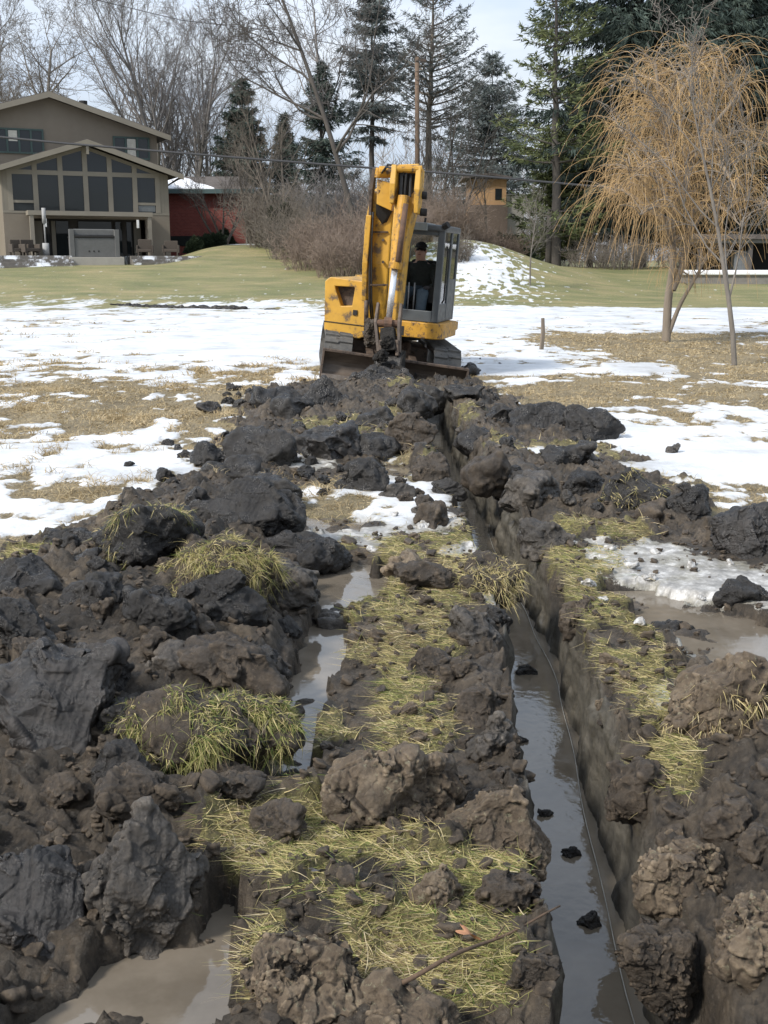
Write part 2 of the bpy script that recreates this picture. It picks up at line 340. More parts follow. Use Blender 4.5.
    snow = np.clip(snow*1.0+.35, 0, 1)
    snow = snow*(1-mud)+mud*sl*(.78+.3*n1)*(1-w*.6)
    snow = snow*(1-tr)
    # dry grass stands slightly above the thinned snow
    h = h+near*(1-mud)*(.025*sstep(.35, .75, snow)+.02*np.abs(fbm2(X*6, Y*6, 3))*(1-sstep(.3, .6, snow)))
    grass = gr*mud+(1-mud)*1.0
    return h, snow, np.clip(grass, 0, 1), mud, w*mud, tr
def axis(spec):
    out = [spec[0][0]]
    for (a, b, s0, s1) in spec[1]:
        x = a
        while x < b: 
            x += s0+(s1-s0)*(x-a)/(b-a); out.append(x)
    return np.array(out)
xr = axis(((0.,), [(0, .36, .0135, .0135), (.36, 1.0, .0055, .0055), (1.0, 2.2, .0135, .016), (2.2, 9, .016, .06), (9, 45, .06, .5), (45, 420, .5, 40)]))
xl = -axis(((0.,), [(0, 2.2, .0135, .0165), (2.2, 9, .0165, .06), (9, 45, .06, .5), (45, 420, .5, 40)]))[1:][::-1]
gx = np.concatenate([xl, xr]); gy = axis(((-3.,), [(-3, 1.9, .4, .1), (1.9, 6.3, .0135, .0185), (6.3, 18, .0185, .055), (18, 68, .055, .42), (68, 1300, .7, 90)]))
XX, YY = np.meshgrid(gx, gy); XX = XX.ravel(); YY = YY.ravel()
HH, SN, GRM, MUD, WET, TR = ground(XX, YY)
nxg, nyg = len(gx), len(gy)
def look(A, x, y):
    x = np.asarray(x); y = np.asarray(y); i = np.clip(np.searchsorted(gx, x)-1, 0, nxg-2); j = np.clip(np.searchsorted(gy, y)-1, 0, nyg-2)
    A = A.reshape(nyg, nxg); u = np.clip((x-gx[i])/(gx[i+1]-gx[i]), 0, 1); v = np.clip((y-gy[j])/(gy[j+1]-gy[j]), 0, 1)
    return A[j, i]*(1-u)*(1-v)+A[j, i+1]*u*(1-v)+A[j+1, i]*(1-u)*v+A[j+1, i+1]*u*v
def gz(x, y): return float(look(HH, x, y))
GV = np.stack([XX, YY, HH], 1)
wall = (TR > .3) & (HH < .02) & (HH > -TD+.06) & (YY < 10.2*KY)
wn = (.35+.65*sstep(5, 8, YY[wall]))+.9*sstep(-.17, -.05, HH[wall]); GV[wall, 0] += wn*(.022*fbm2(YY[wall]*2.2, HH[wall]*13, 4)+.012*facet2(YY[wall]*6, HH[wall]*16)+.007*fbm2(YY[wall]*31, HH[wall]*31, 3))
ii = (np.arange(nyg-1)[:, None]*nxg+np.arange(nxg-1)[None, :]).ravel(); GF = np.stack([ii, ii+1, ii+nxg+1, ii+nxg], 1)
def ground_mat():
    m, nt, b = newmat('ground_surface'); q = N(nt); co = q.pos(); sn = q.attr('snow'); gr = q.attr('grass'); mu = q.attr('mud'); we = q.attr('wet'); trn = q.attr('trench'); lw = q.attr('lawn')
    # mud
    f1 = q.noise(co, 3.2, 8, .62); f2 = q.noise(co, 34, 6, .7); f = q.math('ADD', q.math('MULTIPLY', f1, .6), q.math('MULTIPLY', f2, .4))
    cm = q.ramp(f, [(.32, (0.01692, 0.01352, 0.009538)), (.45, (0.04325, 0.03335, 0.02323)), (.56, (0.09874, 0.07663, 0.05309)), (.70, (0.2069, 0.1622, 0.1119))])
    clay = q.ramp(q.noise(q.scl(co, (2, 1, 5)), 5, 7, .6), [(.3, (0.03557, 0.03191, 0.02519)), (.5, (0.07524, 0.06808, 0.05342)), (.7, (0.1231, 0.1099, 0.08777))])
    cm = q.mix(q.mr(trn, .3, .8), cm, clay)
    pt = q.n('ShaderNodeNewGeometry').outputs['Pointiness']; cm = q.mix(q.mr(pt, .44, .5, .7, 0), cm, (.007, .006, .005))  # pointiness paints crease shade into the mud colour
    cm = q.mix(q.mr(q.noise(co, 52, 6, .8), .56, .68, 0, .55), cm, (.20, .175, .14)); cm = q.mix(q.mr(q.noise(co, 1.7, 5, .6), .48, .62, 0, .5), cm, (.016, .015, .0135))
    # litter / matted grass under the blades
    g1 = q.noise(q.scl(co, (1, .6, 1)), 1.1, 6, .6); g2 = q.noise(q.scl(co, (1, 2.5, 1)), 42, 5, .75)
    field = q.ramp(q.math('ADD', q.math('MULTIPLY', g1, .5), q.math('MULTIPLY', g2, .5)), [(.3, (.10, .08, .046)), (.45, (.19, .15, .085)), (.6, (.30, .24, .14)), (.75, (.43, .35, .22))])
    lawn = q.ramp(q.math('ADD', q.math('MULTIPLY', q.noise(q.scl(co, (.6, 1.3, 1)), .5, 6, .65), .6), q.math('MULTIPLY', q.noise(co, 14, 6, .75), .4)), [(.36, (.10, .115, .042)), (.46, (.165, .17, .066)), (.54, (.235, .21, .092)), (.64, (.33, .27, .135))])
    cg = q.mix(lw, field, lawn); mg = q.ramp(g2, [(.3, (.07, .055, .03)), (.6, (.17, .15, .055)), (.8, (.24, .2, .09))])
    lw2 = q.noise(co, 2.6, 8, .75); cg = q.mix(lw, cg, q.mix(q.mr(lw2, .48, .66, 0, .55), cg, (.20, .165, .10))); cg = q.mix(mu, cg, mg); cg = q.mix(1., cg, q.ramp(q.noise(q.scl(co, (1, .5, 1)), 55, 4, .8), [(.35, (.55, .55, .55)), (.65, (1.25, 1.25, 1.25))]), 'MULTIPLY')
    fine = q.noise(co, 22, 6, .75)
    gm = q.mr(q.math('ADD', gr, q.math('MULTIPLY', q.math('SUBTRACT', fine, .5), .9)), .42, .58)
    base = q.mix(gm, cm, cg)
    sn2 = q.noise(q.scl(co, (1, .7, 1)), 6, 9, .82); thr = q.math('ADD', sn, q.math('MULTIPLY', q.math('SUBTRACT', sn2, .5), 1.15))
    sm = q.mr(thr, .48, .57)
    cs = q.ramp(q.noise(co, .8, 8, .7), [(.34, (.42, .43, .44)), (.48, (.60, .62, .645)), (.66, (.78, .79, .80))])
    dirt = q.mr(q.noise(co, 60, 5, .8), .56, .68, 0, .45); cs = q.mix(dirt, cs, (.27, .24, .19))
    slushc = q.ramp(q.noise(co, 13, 6, .7), [(.35, (.11, .10, .085)), (.5, (.25, .235, .21)), (.68, (.58, .57, .55))]); cs = q.mix(q.math('MULTIPLY', mu, .85), cs, slushc)
    thin = q.mr(thr, .6, .8, .35, 0); cs = q.mix(thin, cs, cg)
    c = q.mix(sm, base, cs); q.l(c, b.inputs['Base Color'])
    rm = q.mr(q.noise(co, 7, 6, .6), .35, .65, .28, .8); rm = q.mix(gm, rm, (.75, .75, .75)); rr = q.mix(sm, rm, (.42, .42, .42)); q.l(rr, b.inputs['Roughness']); b.inputs['Specular IOR Level'].default_value = .45
    nb = q.bump(q.noise(co, 20, 10, .76), .9, .035); nb = q.bump(q.noise(co, 150, 4, .7), .5, .006, nb)
    ns = q.bump(q.noise(co, 16, 6, .6), .45, .025)
    nw = q.bump(q.noise(q.scl(co, (1, 1, 2)), 14, 9, .7), .45, .02); nw = q.bump(q.noise(co, 110, 4, .7), .3, .004, nw); mw = q.n('ShaderNodeMix', data_type='VECTOR'); q.l(q.mr(trn, .5, .9), mw.inputs[0]); q.l(nb, mw.inputs[4]); q.l(nw, mw.inputs[5]); nb = mw.outputs[1]
    mx = q.n('ShaderNodeMix', data_type='VECTOR'); q.l(sm, mx.inputs[0]); q.l(nb, mx.inputs[4]); q.l(ns, mx.inputs[5]); q.l(mx.outputs[1], b.inputs['Normal'])
    return m
LAWN = sstep(27*KY, 31*KY, YY+1.5*fbm2(XX*.4, YY*.4, 2))
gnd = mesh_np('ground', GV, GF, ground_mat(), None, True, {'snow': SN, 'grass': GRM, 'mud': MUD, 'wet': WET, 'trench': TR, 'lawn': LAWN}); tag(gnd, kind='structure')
# ------------------------------------------------------------------ water
def water_mat(name, c1, c2, wave=.1, scale=30, r=.03):
    m, nt, b = newmat(name); q = N(nt); co = q.pos(); q.l(q.ramp(q.noise(co, 3, 5, .6), [(.35, c1), (.65, c2)]), b.inputs['Base Color'])
    b.inputs['IOR'].default_value = 1.5; b.inputs['Specular IOR Level'].default_value = .6
    q.l(q.mr(q.noise(co, 6, 5, .6), .5, .72, r, r+.16), b.inputs['Roughness'])
    q.l(q.bump(q.noise(co, scale, 3, .5), wave, .01), b.inputs['Normal']); return m
def sheet(name, x0, x1, y0, y1, z, mat, n=1):
    o = MB().add([(x0, y0, z), (x1, y0, z), (x1, y1, z), (x0, y1, z)], [(0, 1, 2, 3)]).build(name, mat); return tag(o, kind='structure')
sheet('trench_water', .30, 1.05, .8, 15.6, WL, water_mat('trench_water', (.13, .108, .080), (.18, .152, .116), .12, 20))
a = G(190, 470); c_ = G(420, 800)
PW = water_mat('puddle_water', (.11, .092, .070), (.18, .153, .12), .10, 14, .05)
sheet('puddle_water', -3.2, .30, 1., 11.4, -.022, PW)
sheet('slush_water', 1.05, 3.6, 3.4, 7.6, -.022, PW)
# ------------------------------------------------------------------ clods
ICO = {}
def ico(n):
    if n not in ICO:
        bm = bmesh.new(); bmesh.ops.create_icosphere(bm, subdivisions=n, radius=1); bm.verts.ensure_lookup_table()
        ICO[n] = (np.array([v.co[:] for v in bm.verts]), np.array([[v.index for v in f.verts] for f in bm.faces])); bm.free()
    return ICO[n]
def clod_verts(size, seed, level, ang=1.0, rough=1.0, strata=0., grainy=1.0, shear=None):
    D, F = ico(level); r = np.random.default_rng(seed); k = 10
    Nn = r.normal(size=(k, 3)); Nn /= np.linalg.norm(Nn, axis=1)[:, None]; dd = r.uniform(.60, .98, k)
    if shear is not None: shear = np.array(shear, float); shear /= np.linalg.norm(shear); Nn[0] = shear; dd[0] = .52
    D2 = D+(.13 if shear is None else .05)*np.stack([pn3(D*1.6+seed % 97), pn3(D*1.6+9.3+seed % 97), pn3(D*1.6+31.1+seed % 97)], 1); q = np.clip(D2@Nn.T/dd, 0, None); pw = 15*ang; rad = (np.sum(q**pw, 1)+.74**pw)**(-1/pw)
    U = D*rad[:, None]; U = U/np.abs(U).max(0)*.96; V = U*np.array(size); s = float(np.mean(size)); off = r.uniform(0, 80, 3)
    W = V+off+.35*s*np.stack([pn3(V/s*1.3+off+9), pn3(V/s*1.3+off+20), pn3(V/s*1.3+off+33)], 1)
    sm_ = 0. if shear is None else .85*sstep(.70, .93, vnrm(V, F)@shear)*sstep(-.5, -.1, pn3(W/s*1.1+60))
    V = V+vnrm(V, F)*((.16*s*fbm3(W/s*1.1, 2)+.05*s*fbm3(W/s*2.6, 3))*(1-.7*sm_))[:, None]
    W = V+off; wp = W+.08*s*np.stack([pn3(W/s*3), pn3(W/s*3+5), pn3(W/s*3+11)], 1)
    d = .070*s*rough*facet3(wp/s*1.5)+.022*s*rough*facet3(wp/s*3.9+7)
    if strata:
        ax = r.normal(size=3)*[1, .5, .6]; ax /= np.linalg.norm(ax); t = (V@ax)/s*3.+.5*fbm3(V/s*1.5+off, 2)
        t2 = (V@ax)/s*9.+.9*fbm3(V/s*2.5+off, 3); saw = lambda t: (t % 1)**1.5*sstep(1, .9, t % 1)
        d = d+strata*s*(.09*saw(t)*sstep(-.2, .3, pn3(W/s*1.3+31))+.022*saw(t2)*sstep(-.2, .3, pn3(W/s*1.7+13)))
    if shear is not None:
        ax = np.cross(shear, [.3, .2, 1.]); ax /= np.linalg.norm(ax); t = V@ax; d = d*(1-sm_)+sm_*(.004*pn3(np.stack([t*55, V[:, 2]*5, t*0], 1))+.010*facet3(W*[6, 6, 10]))
    V = V+vnrm(V, F)*d[:, None]; W = V+off
    a = min(.0055, .07*s)*rough*grainy; msk = .25+1.25*sstep(-.3, .5, pn3(W/s*1.9+70))
    d = a*msk*(1.3*fbm3(W*15, 3, .6)+.7*facet3(W*28))
    if level >= 6: d = d+a*.35*msk*(facet3(W*70)+pn3(W*95))
    d = d*(1-.55*sm_)
    return V+vnrm(V, F)*d[:, None], F
def vnrm(V, F):
    n = np.cross(V[F[:, 1]]-V[F[:, 0]], V[F[:, 2]]-V[F[:, 0]]); o = np.zeros_like(V)
    for k in range(3):
        for c in range(3): o[:, c] += np.bincount(F[:, k], n[:, c], len(V))
    return o/(np.linalg.norm(o, axis=1)[:, None]+1e-12)
def vnormals(V, F):
    n = np.cross(V[F[:, 1]]-V[F[:, 0]], V[F[:, 2]]-V[F[:, 0]]); return n
def blades(name, Pb, D, L, W, bend, tint, mat, parent=None, segs=3, rng=RNG):
    n = len(Pb); D = D/np.linalg.norm(D, axis=1)[:, None]; s = np.cross(D, rng.normal(size=(n, 3))); s /= np.linalg.norm(s, axis=1)[:, None]+1e-9
    V = []
    for i in range(segs+1):
        t = i/segs; c = Pb+D*(L*t)[:, None]+bend*(L*t*t)[:, None]; w = (W*(1-.85*t**1.5)*.5)[:, None]; V += [c-s*w, c+s*w]
    k = 2*(segs+1); V = np.stack(V, 1).reshape(-1, 3); b = np.arange(n)[:, None]*k
    F = np.stack([np.concatenate([b+2*i, b+2*i+1, b+2*i+3, b+2*i+2], 1) for i in range(segs)], 1).reshape(-1, 4)
    return mesh_np(name, V, F, mat, parent, False, {'tint': np.repeat(tint, k)})
CLN = 0
def place_clod(bb, label, mat, lvl=6, ang=1., rough=1., strata=0., name='soil_clod', group=None, turf=None, depth=.8, bury=.16, shear=None, grainy=1., yaw=None, seed=None, roots=False, size=None, pos=None):
    """bb: surveyed extent of the lump; turned into a real size and position on the ground"""
    global CLN; CLN += 1; seed = seed or CLN*13+5; rr = random.Random(seed)
    if pos is None:
        x0, y0, x1, y1 = bb; cx, cy = (x0+x1)/2, (y0+y1)/2; g = G(cx, cy); gh = gz(g[0], g[1]); 
        for _ in range(3):
            g = G(cx, cy, gh+.04)
            gh = min(gz(g[0], g[1]), .45)
            if gh < -.1: gh = 0
        zc = g[1]*math.cos(PITCH)+(CH-g[2])*math.sin(PITCH); sx = (x1-x0)*zc/FPX/2*1.08; Pp = (y1-y0)*zc/FPX/2*1.08
        al = math.atan2(CH-gh, g[1]); sy = min(depth*sx, .82*Pp/math.sin(al)); sz = math.sqrt(max(1e-5, Pp**2-(sy*math.sin(al))**2))/math.cos(al); sz = max(sz, .35*min(sx, sy)); sz = min(sz, 1.1*sx)
        c = G(cx, cy, gh+sz*bury); size = (sx*1.06, sy*1.06, sz*1.06)
    else: c = np.array(pos)
    V, F = clod_verts(size, seed, lvl, ang, rough, strata, grainy, shear)
    base = (float(c[0]), float(c[1]), float(c[2]-size[2]*bury))
    if turf: o = root = empty(name, base, label, 'clod', group); o = mesh_np('soil', V+np.array([0, 0, size[2]*bury]), F, mat, root, True)
    else: root = o = mesh_np(name, V+np.array([0, 0, size[2]*bury]), F, mat, None, True); o.location = base; tag(o, label, 'clod', group)
    if turf:
        rg = np.random.default_rng(seed); Vl = V+np.array([0, 0, size[2]*bury]); n = vnormals(Vl, F); ar = np.linalg.norm(n, axis=1); n = n/ar[:, None]; fc = Vl[F].mean(1)
        dens, ln, tm, ts, dirn, thr = turf
        sc = n@np.array(dirn)/np.linalg.norm(dirn)+.55*fbm3(fc*5+seed, 3)
        pr = ar*(sc > thr)*(.04+sstep(-.15, .35, fbm3(fc*11+seed*1.7, 3))); pr = pr/pr.sum(); k = rg.choice(len(F), dens, p=pr); Pb = fc[k]-n[k]*.004; nn = n[k]
        D = nn*(.12+.5*rg.random((dens, 1))**3)+rg.normal(size=(dens, 3))*.5+np.array([.1, -.25, -.2]); bend = np.array([0, -.1, -.5])+rg.normal(size=(dens, 3))*.3
        blades('turf', Pb, D, rg.uniform(.4, 1.2, dens)*ln, rg.uniform(.0018, .0036, dens)*max(1, base[1]/4.8), bend, np.clip(rg.normal(tm, ts, dens), 0, 1), GRASS, root)
    return root
C = place_clod
UPD = (0, -.3, 1.)
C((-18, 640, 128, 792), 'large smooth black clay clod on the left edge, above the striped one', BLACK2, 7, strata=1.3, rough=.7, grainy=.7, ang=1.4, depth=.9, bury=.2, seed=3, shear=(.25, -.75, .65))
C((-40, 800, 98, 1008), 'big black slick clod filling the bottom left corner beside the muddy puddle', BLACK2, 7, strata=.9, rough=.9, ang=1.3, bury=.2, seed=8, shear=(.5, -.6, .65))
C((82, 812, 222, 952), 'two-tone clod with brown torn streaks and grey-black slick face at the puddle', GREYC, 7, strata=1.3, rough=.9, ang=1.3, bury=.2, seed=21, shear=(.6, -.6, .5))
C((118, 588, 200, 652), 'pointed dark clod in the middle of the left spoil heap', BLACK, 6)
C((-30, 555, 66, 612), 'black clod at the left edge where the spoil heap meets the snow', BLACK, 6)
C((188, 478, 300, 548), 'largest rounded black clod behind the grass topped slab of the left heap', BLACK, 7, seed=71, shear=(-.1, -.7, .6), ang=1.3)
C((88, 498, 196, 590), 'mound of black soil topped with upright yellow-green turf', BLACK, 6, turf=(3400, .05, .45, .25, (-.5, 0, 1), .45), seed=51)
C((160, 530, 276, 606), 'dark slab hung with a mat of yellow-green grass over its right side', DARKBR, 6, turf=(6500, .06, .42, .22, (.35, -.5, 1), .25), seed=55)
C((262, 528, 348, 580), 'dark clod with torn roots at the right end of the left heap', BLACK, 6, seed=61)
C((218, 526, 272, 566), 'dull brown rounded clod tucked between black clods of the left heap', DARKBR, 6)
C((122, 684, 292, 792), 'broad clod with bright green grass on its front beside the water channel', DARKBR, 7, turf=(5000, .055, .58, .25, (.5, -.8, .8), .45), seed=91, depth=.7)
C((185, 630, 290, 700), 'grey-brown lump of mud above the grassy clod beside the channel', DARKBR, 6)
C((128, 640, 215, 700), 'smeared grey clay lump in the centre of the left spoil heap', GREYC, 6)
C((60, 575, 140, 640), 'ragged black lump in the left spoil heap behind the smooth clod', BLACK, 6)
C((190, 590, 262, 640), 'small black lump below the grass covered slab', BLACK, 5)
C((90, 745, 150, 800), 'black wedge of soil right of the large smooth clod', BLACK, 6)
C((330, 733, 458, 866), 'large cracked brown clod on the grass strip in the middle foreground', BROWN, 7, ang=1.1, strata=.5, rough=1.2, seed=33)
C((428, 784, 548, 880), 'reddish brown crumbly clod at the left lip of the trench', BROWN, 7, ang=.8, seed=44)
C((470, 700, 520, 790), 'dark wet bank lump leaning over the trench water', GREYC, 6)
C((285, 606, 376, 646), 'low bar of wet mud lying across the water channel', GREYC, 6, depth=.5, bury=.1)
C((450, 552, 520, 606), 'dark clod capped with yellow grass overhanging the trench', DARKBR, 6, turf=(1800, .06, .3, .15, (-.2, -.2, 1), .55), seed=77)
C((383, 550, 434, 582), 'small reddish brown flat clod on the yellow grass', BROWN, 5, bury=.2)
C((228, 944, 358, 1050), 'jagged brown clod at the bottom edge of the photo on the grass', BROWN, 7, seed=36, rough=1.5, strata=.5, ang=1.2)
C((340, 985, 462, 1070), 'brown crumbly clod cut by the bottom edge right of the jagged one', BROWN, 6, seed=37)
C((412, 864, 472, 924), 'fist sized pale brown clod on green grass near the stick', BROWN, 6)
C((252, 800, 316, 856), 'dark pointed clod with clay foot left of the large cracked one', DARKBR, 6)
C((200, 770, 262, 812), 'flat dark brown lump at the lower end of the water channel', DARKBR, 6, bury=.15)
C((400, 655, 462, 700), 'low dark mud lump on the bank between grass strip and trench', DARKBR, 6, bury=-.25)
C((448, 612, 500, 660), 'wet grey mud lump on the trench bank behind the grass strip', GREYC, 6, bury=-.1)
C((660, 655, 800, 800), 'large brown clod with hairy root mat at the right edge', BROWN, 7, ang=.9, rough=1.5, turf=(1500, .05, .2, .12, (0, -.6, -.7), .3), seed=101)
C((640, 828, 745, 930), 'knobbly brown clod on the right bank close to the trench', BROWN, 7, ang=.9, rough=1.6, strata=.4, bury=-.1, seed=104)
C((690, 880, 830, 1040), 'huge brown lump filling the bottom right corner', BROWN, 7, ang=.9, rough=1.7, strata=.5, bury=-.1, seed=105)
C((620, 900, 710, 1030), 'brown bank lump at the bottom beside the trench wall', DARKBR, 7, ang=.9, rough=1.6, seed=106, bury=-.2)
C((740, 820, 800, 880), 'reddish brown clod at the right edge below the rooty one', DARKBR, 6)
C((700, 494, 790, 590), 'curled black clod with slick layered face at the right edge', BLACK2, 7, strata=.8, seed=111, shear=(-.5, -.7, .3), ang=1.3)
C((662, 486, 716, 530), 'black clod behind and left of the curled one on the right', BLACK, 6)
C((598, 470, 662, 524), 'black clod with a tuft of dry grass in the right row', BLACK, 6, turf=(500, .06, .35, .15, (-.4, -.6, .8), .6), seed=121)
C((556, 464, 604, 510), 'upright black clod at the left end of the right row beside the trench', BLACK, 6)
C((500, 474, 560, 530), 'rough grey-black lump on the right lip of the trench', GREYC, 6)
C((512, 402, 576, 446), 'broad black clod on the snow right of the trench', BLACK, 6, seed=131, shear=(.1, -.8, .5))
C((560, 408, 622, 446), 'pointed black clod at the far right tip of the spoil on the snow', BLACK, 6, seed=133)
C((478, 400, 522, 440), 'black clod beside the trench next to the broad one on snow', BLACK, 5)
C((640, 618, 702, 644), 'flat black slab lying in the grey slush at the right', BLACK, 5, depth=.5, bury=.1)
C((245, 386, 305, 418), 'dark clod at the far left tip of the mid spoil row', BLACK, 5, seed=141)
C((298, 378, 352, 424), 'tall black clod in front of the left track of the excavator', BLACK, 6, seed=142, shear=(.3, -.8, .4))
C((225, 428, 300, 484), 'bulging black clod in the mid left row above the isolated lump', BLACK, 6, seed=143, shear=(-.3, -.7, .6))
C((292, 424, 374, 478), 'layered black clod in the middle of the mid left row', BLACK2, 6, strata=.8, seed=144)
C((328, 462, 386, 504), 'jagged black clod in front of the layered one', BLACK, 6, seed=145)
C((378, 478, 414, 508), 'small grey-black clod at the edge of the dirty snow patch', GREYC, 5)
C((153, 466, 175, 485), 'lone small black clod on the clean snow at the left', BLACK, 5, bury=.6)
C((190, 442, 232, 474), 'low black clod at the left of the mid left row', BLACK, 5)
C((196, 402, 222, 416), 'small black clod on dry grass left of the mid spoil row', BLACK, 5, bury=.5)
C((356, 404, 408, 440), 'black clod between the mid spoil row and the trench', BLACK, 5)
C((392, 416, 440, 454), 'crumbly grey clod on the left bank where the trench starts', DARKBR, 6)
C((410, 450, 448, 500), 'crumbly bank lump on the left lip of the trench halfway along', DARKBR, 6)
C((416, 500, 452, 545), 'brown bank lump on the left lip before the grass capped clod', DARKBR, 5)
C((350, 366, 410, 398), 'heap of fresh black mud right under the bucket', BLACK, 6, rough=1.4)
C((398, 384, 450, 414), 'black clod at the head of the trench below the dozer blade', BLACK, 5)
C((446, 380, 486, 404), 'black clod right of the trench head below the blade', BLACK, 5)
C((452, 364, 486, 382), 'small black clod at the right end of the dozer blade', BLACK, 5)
C((186, 488, 216, 520), 'black lump at the back of the left heap against the snow', BLACK, 5)
C((400, 350, 410, 356), 'black mud lump lying on the ground behind the blade', BLACK, 4)
XL = [((-20, 605, 60, 668), BLACK, 'black clod at the left edge above the large smooth one'), ((35, 770, 100, 822), DARKBR, 'brown wedge of soil between the large smooth clod and the corner clod'), ((100, 768, 190, 830), DARKBR, 'flat crumbly brown lump above the two-tone striped clod'),
      ((230, 640, 292, 700), BLACK, 'black clod at the right flank of the heap beside the water channel'), ((180, 565, 250, 615), BLACK, 'black clod under the lower edge of the hanging grass mat'), ((40, 520, 110, 575), BLACK, 'black clod behind the heap at the left against the snow'),
      ((95, 700, 160, 760), BLACK, 'black clod between the smooth clod and the grassy clod'), ((250, 560, 320, 606), GREYC, 'wet grey lump below the rooty clod on the channel bank'), ((300, 545, 352, 585), BLACK, 'black clod at the tip of the heap above the channel'),
      ((232, 470, 300, 505), BLACK, 'black clod on top of the largest rounded clod'), ((186, 752, 250, 800), DARKBR, 'torn brown lump at the foot of the grassy clod'),
      ((270, 392, 320, 432), BLACK, 'dark clod near the back of the mid left row'), ((200, 455, 262, 500), BLACK, 'black clod on the snow side of the mid left row'), ((340, 430, 400, 470), BLACK, 'black clod right of the layered one'), ((400, 390, 440, 424), BLACK, 'black clod between the bucket and the trench head'),
      ((455, 425, 505, 470), BLACK, 'black clod on the right lip of the far trench'), ((468, 452, 520, 500), DARKBR, 'dark brown lump on the right lip halfway along the trench'), ((520, 520, 575, 560), GREYC, 'grey lump on the right lip in front of the upright black clod'), ((540, 440, 600, 470), BLACK, 'low black clod between the two right hand rows'),
      ((715, 575, 775, 612), BLACK, 'black clod below the curled one at the right edge'), ((690, 790, 768, 850), DARKBR, 'crumbly brown lump under the rooty clod at the right'), ((620, 500, 668, 540), DARKBR, 'brown clod in front of the tufted one in the right row'), ((480, 860, 545, 930), DARKBR, 'dark lump on the near trench lip beside the stick'),
      ((500, 935, 560, 1010), DARKBR, 'dark crumbly lump on the near trench lip at the bottom'), ((455, 690, 512, 745), DARKBR, 'brown lump sliding off the left bank toward the water'), ((395, 560, 455, 600), DARKBR, 'low muddy lump behind the yellow grass strip'), ((480, 600, 512, 640), BLACK, 'black lump under the grass capped clod'),
      ((600, 760, 665, 830), DARKBR, 'brown lump on the right bank above the knobbly clod'), ((560, 600, 600, 640), DARKBR, 'small brown lump on the right trench lip in the turf')]
for bb, mt, lab in XL: C(bb, lab, mt, 6 if bb[1] > 500 else 5)
# repeats: medium clods strewn along both banks, copies of a few shapes
protos = []
for i in range(7):
    D_, F_ = clod_verts((.1, .1, .075), 900+i, 5, rough=1.2); m = mesh_np('soil_clod', D_, F_, (BLACK, DARKBR, BLACK, GREYC, BLACK, DARKBR, BROWN)[i], None, True); protos.append(m)
used = [False]*7
def strew(x, y, s, kinds, lab, grp):
    i = random.choice(kinds); z = gz(x, y)
    if z < -.1: return
    if used[i]: o = protos[i].copy(); COL.objects.link(o)
    else: o = protos[i]; used[i] = True
    o.location = (x, y, z+.02*s); o.scale = (s*random.uniform(.8, 1.3), s*random.uniform(.7, 1.1), s*random.uniform(.7, 1.2)); o.rotation_euler = (random.uniform(-.4, .4), random.uniform(-.4, .4), random.uniform(0, 6.3))
    tag(o, lab, 'clod', grp)
for (x0, x1, y0, y1, n, s0, s1, kinds, lab, grp) in (
    (225, 410, 392, 500, 44, .5, 1.1, (0, 2, 4), 'small black clod among the bigger ones of the mid left spoil row', 'small clods of the mid left spoil row'),
    (440, 520, 396, 520, 26, .5, 1.2, (0, 2, 3), 'small dark clod on the right bank of the far trench', 'small clods on the far right bank'),
    (400, 436, 400, 530, 14, .4, .9, (1, 3, 5), 'small brown clod on the left bank of the far trench', 'small clods on the far left bank'),
    (520, 690, 440, 530, 16, .4, .9, (0, 2, 3), 'small black clod in the row on the right of the trench', 'small clods of the right spoil row'),
    (20, 290, 540, 790, 60, .35, .9, (0, 1, 2, 5), 'small dark clod wedged in the left spoil heap', 'small clods in the left spoil heap'),
    (600, 768, 660, 1000, 24, .25, .55, (5, 6), 'small brown clod on the near right bank', 'small clods on the near right bank'),
    (400, 520, 600, 880, 26, .25, .6, (1, 5, 6), 'small brown clod on the near left bank', 'small clods on the near left bank'),
    (340, 500, 374, 396, 12, .5, 1., (0, 2, 4), 'small black clod in front of the dozer blade', 'small clods before the blade')):
    for k in range(n):
        g = G(random.uniform(x0, x1), random.uniform(y0, y1)); strew(g[0], g[1], random.uniform(s0, s1), kinds, lab, grp)
for (x, y) in ((172, 500), (330, 448), (260, 468), (186, 458), (184, 462), (212, 486), (130, 470), (178, 452), (168, 448), (200, 462)):
    g = G(x, y); strew(g[0], g[1], random.uniform(.3, .55), (0, 2), 'black crumb of soil lying loose on the left snow', 'loose crumbs on the left snow')
for (x, y) in ((560, 380), (600, 455), (655, 480), (480, 362), (500, 366)):
    g = G(x, y); strew(g[0], g[1], random.uniform(.2, .35), (0, 2), 'tiny black crumb of soil on the right snow', 'loose crumbs on the right snow')
# clods lying in the trench water
for (x, y, s, lab) in ((525, 673, 1.0, 'wet black clod in the trench water, farthest of the three'), (520, 741, .55, 'small wet black lump alone in the middle of the trench water'), (590, 922, .7, 'wet dark lump in the trench water nearest the camera'), (570, 855, .6, 'flat wet lump breaking the trench water beside the wall'), (545, 815, .5, 'wet crumb at the left edge of the trench water')):
    g = G(x, y, WL); V_, F_ = clod_verts((.07*s, .06*s, .05*s), int(x), 5, rough=1.3); o = mesh_np('soil_clod', V_, F_, BLACK, None, True); o.location = (g[0], g[1], WL+.005); tag(o, lab, 'clod')
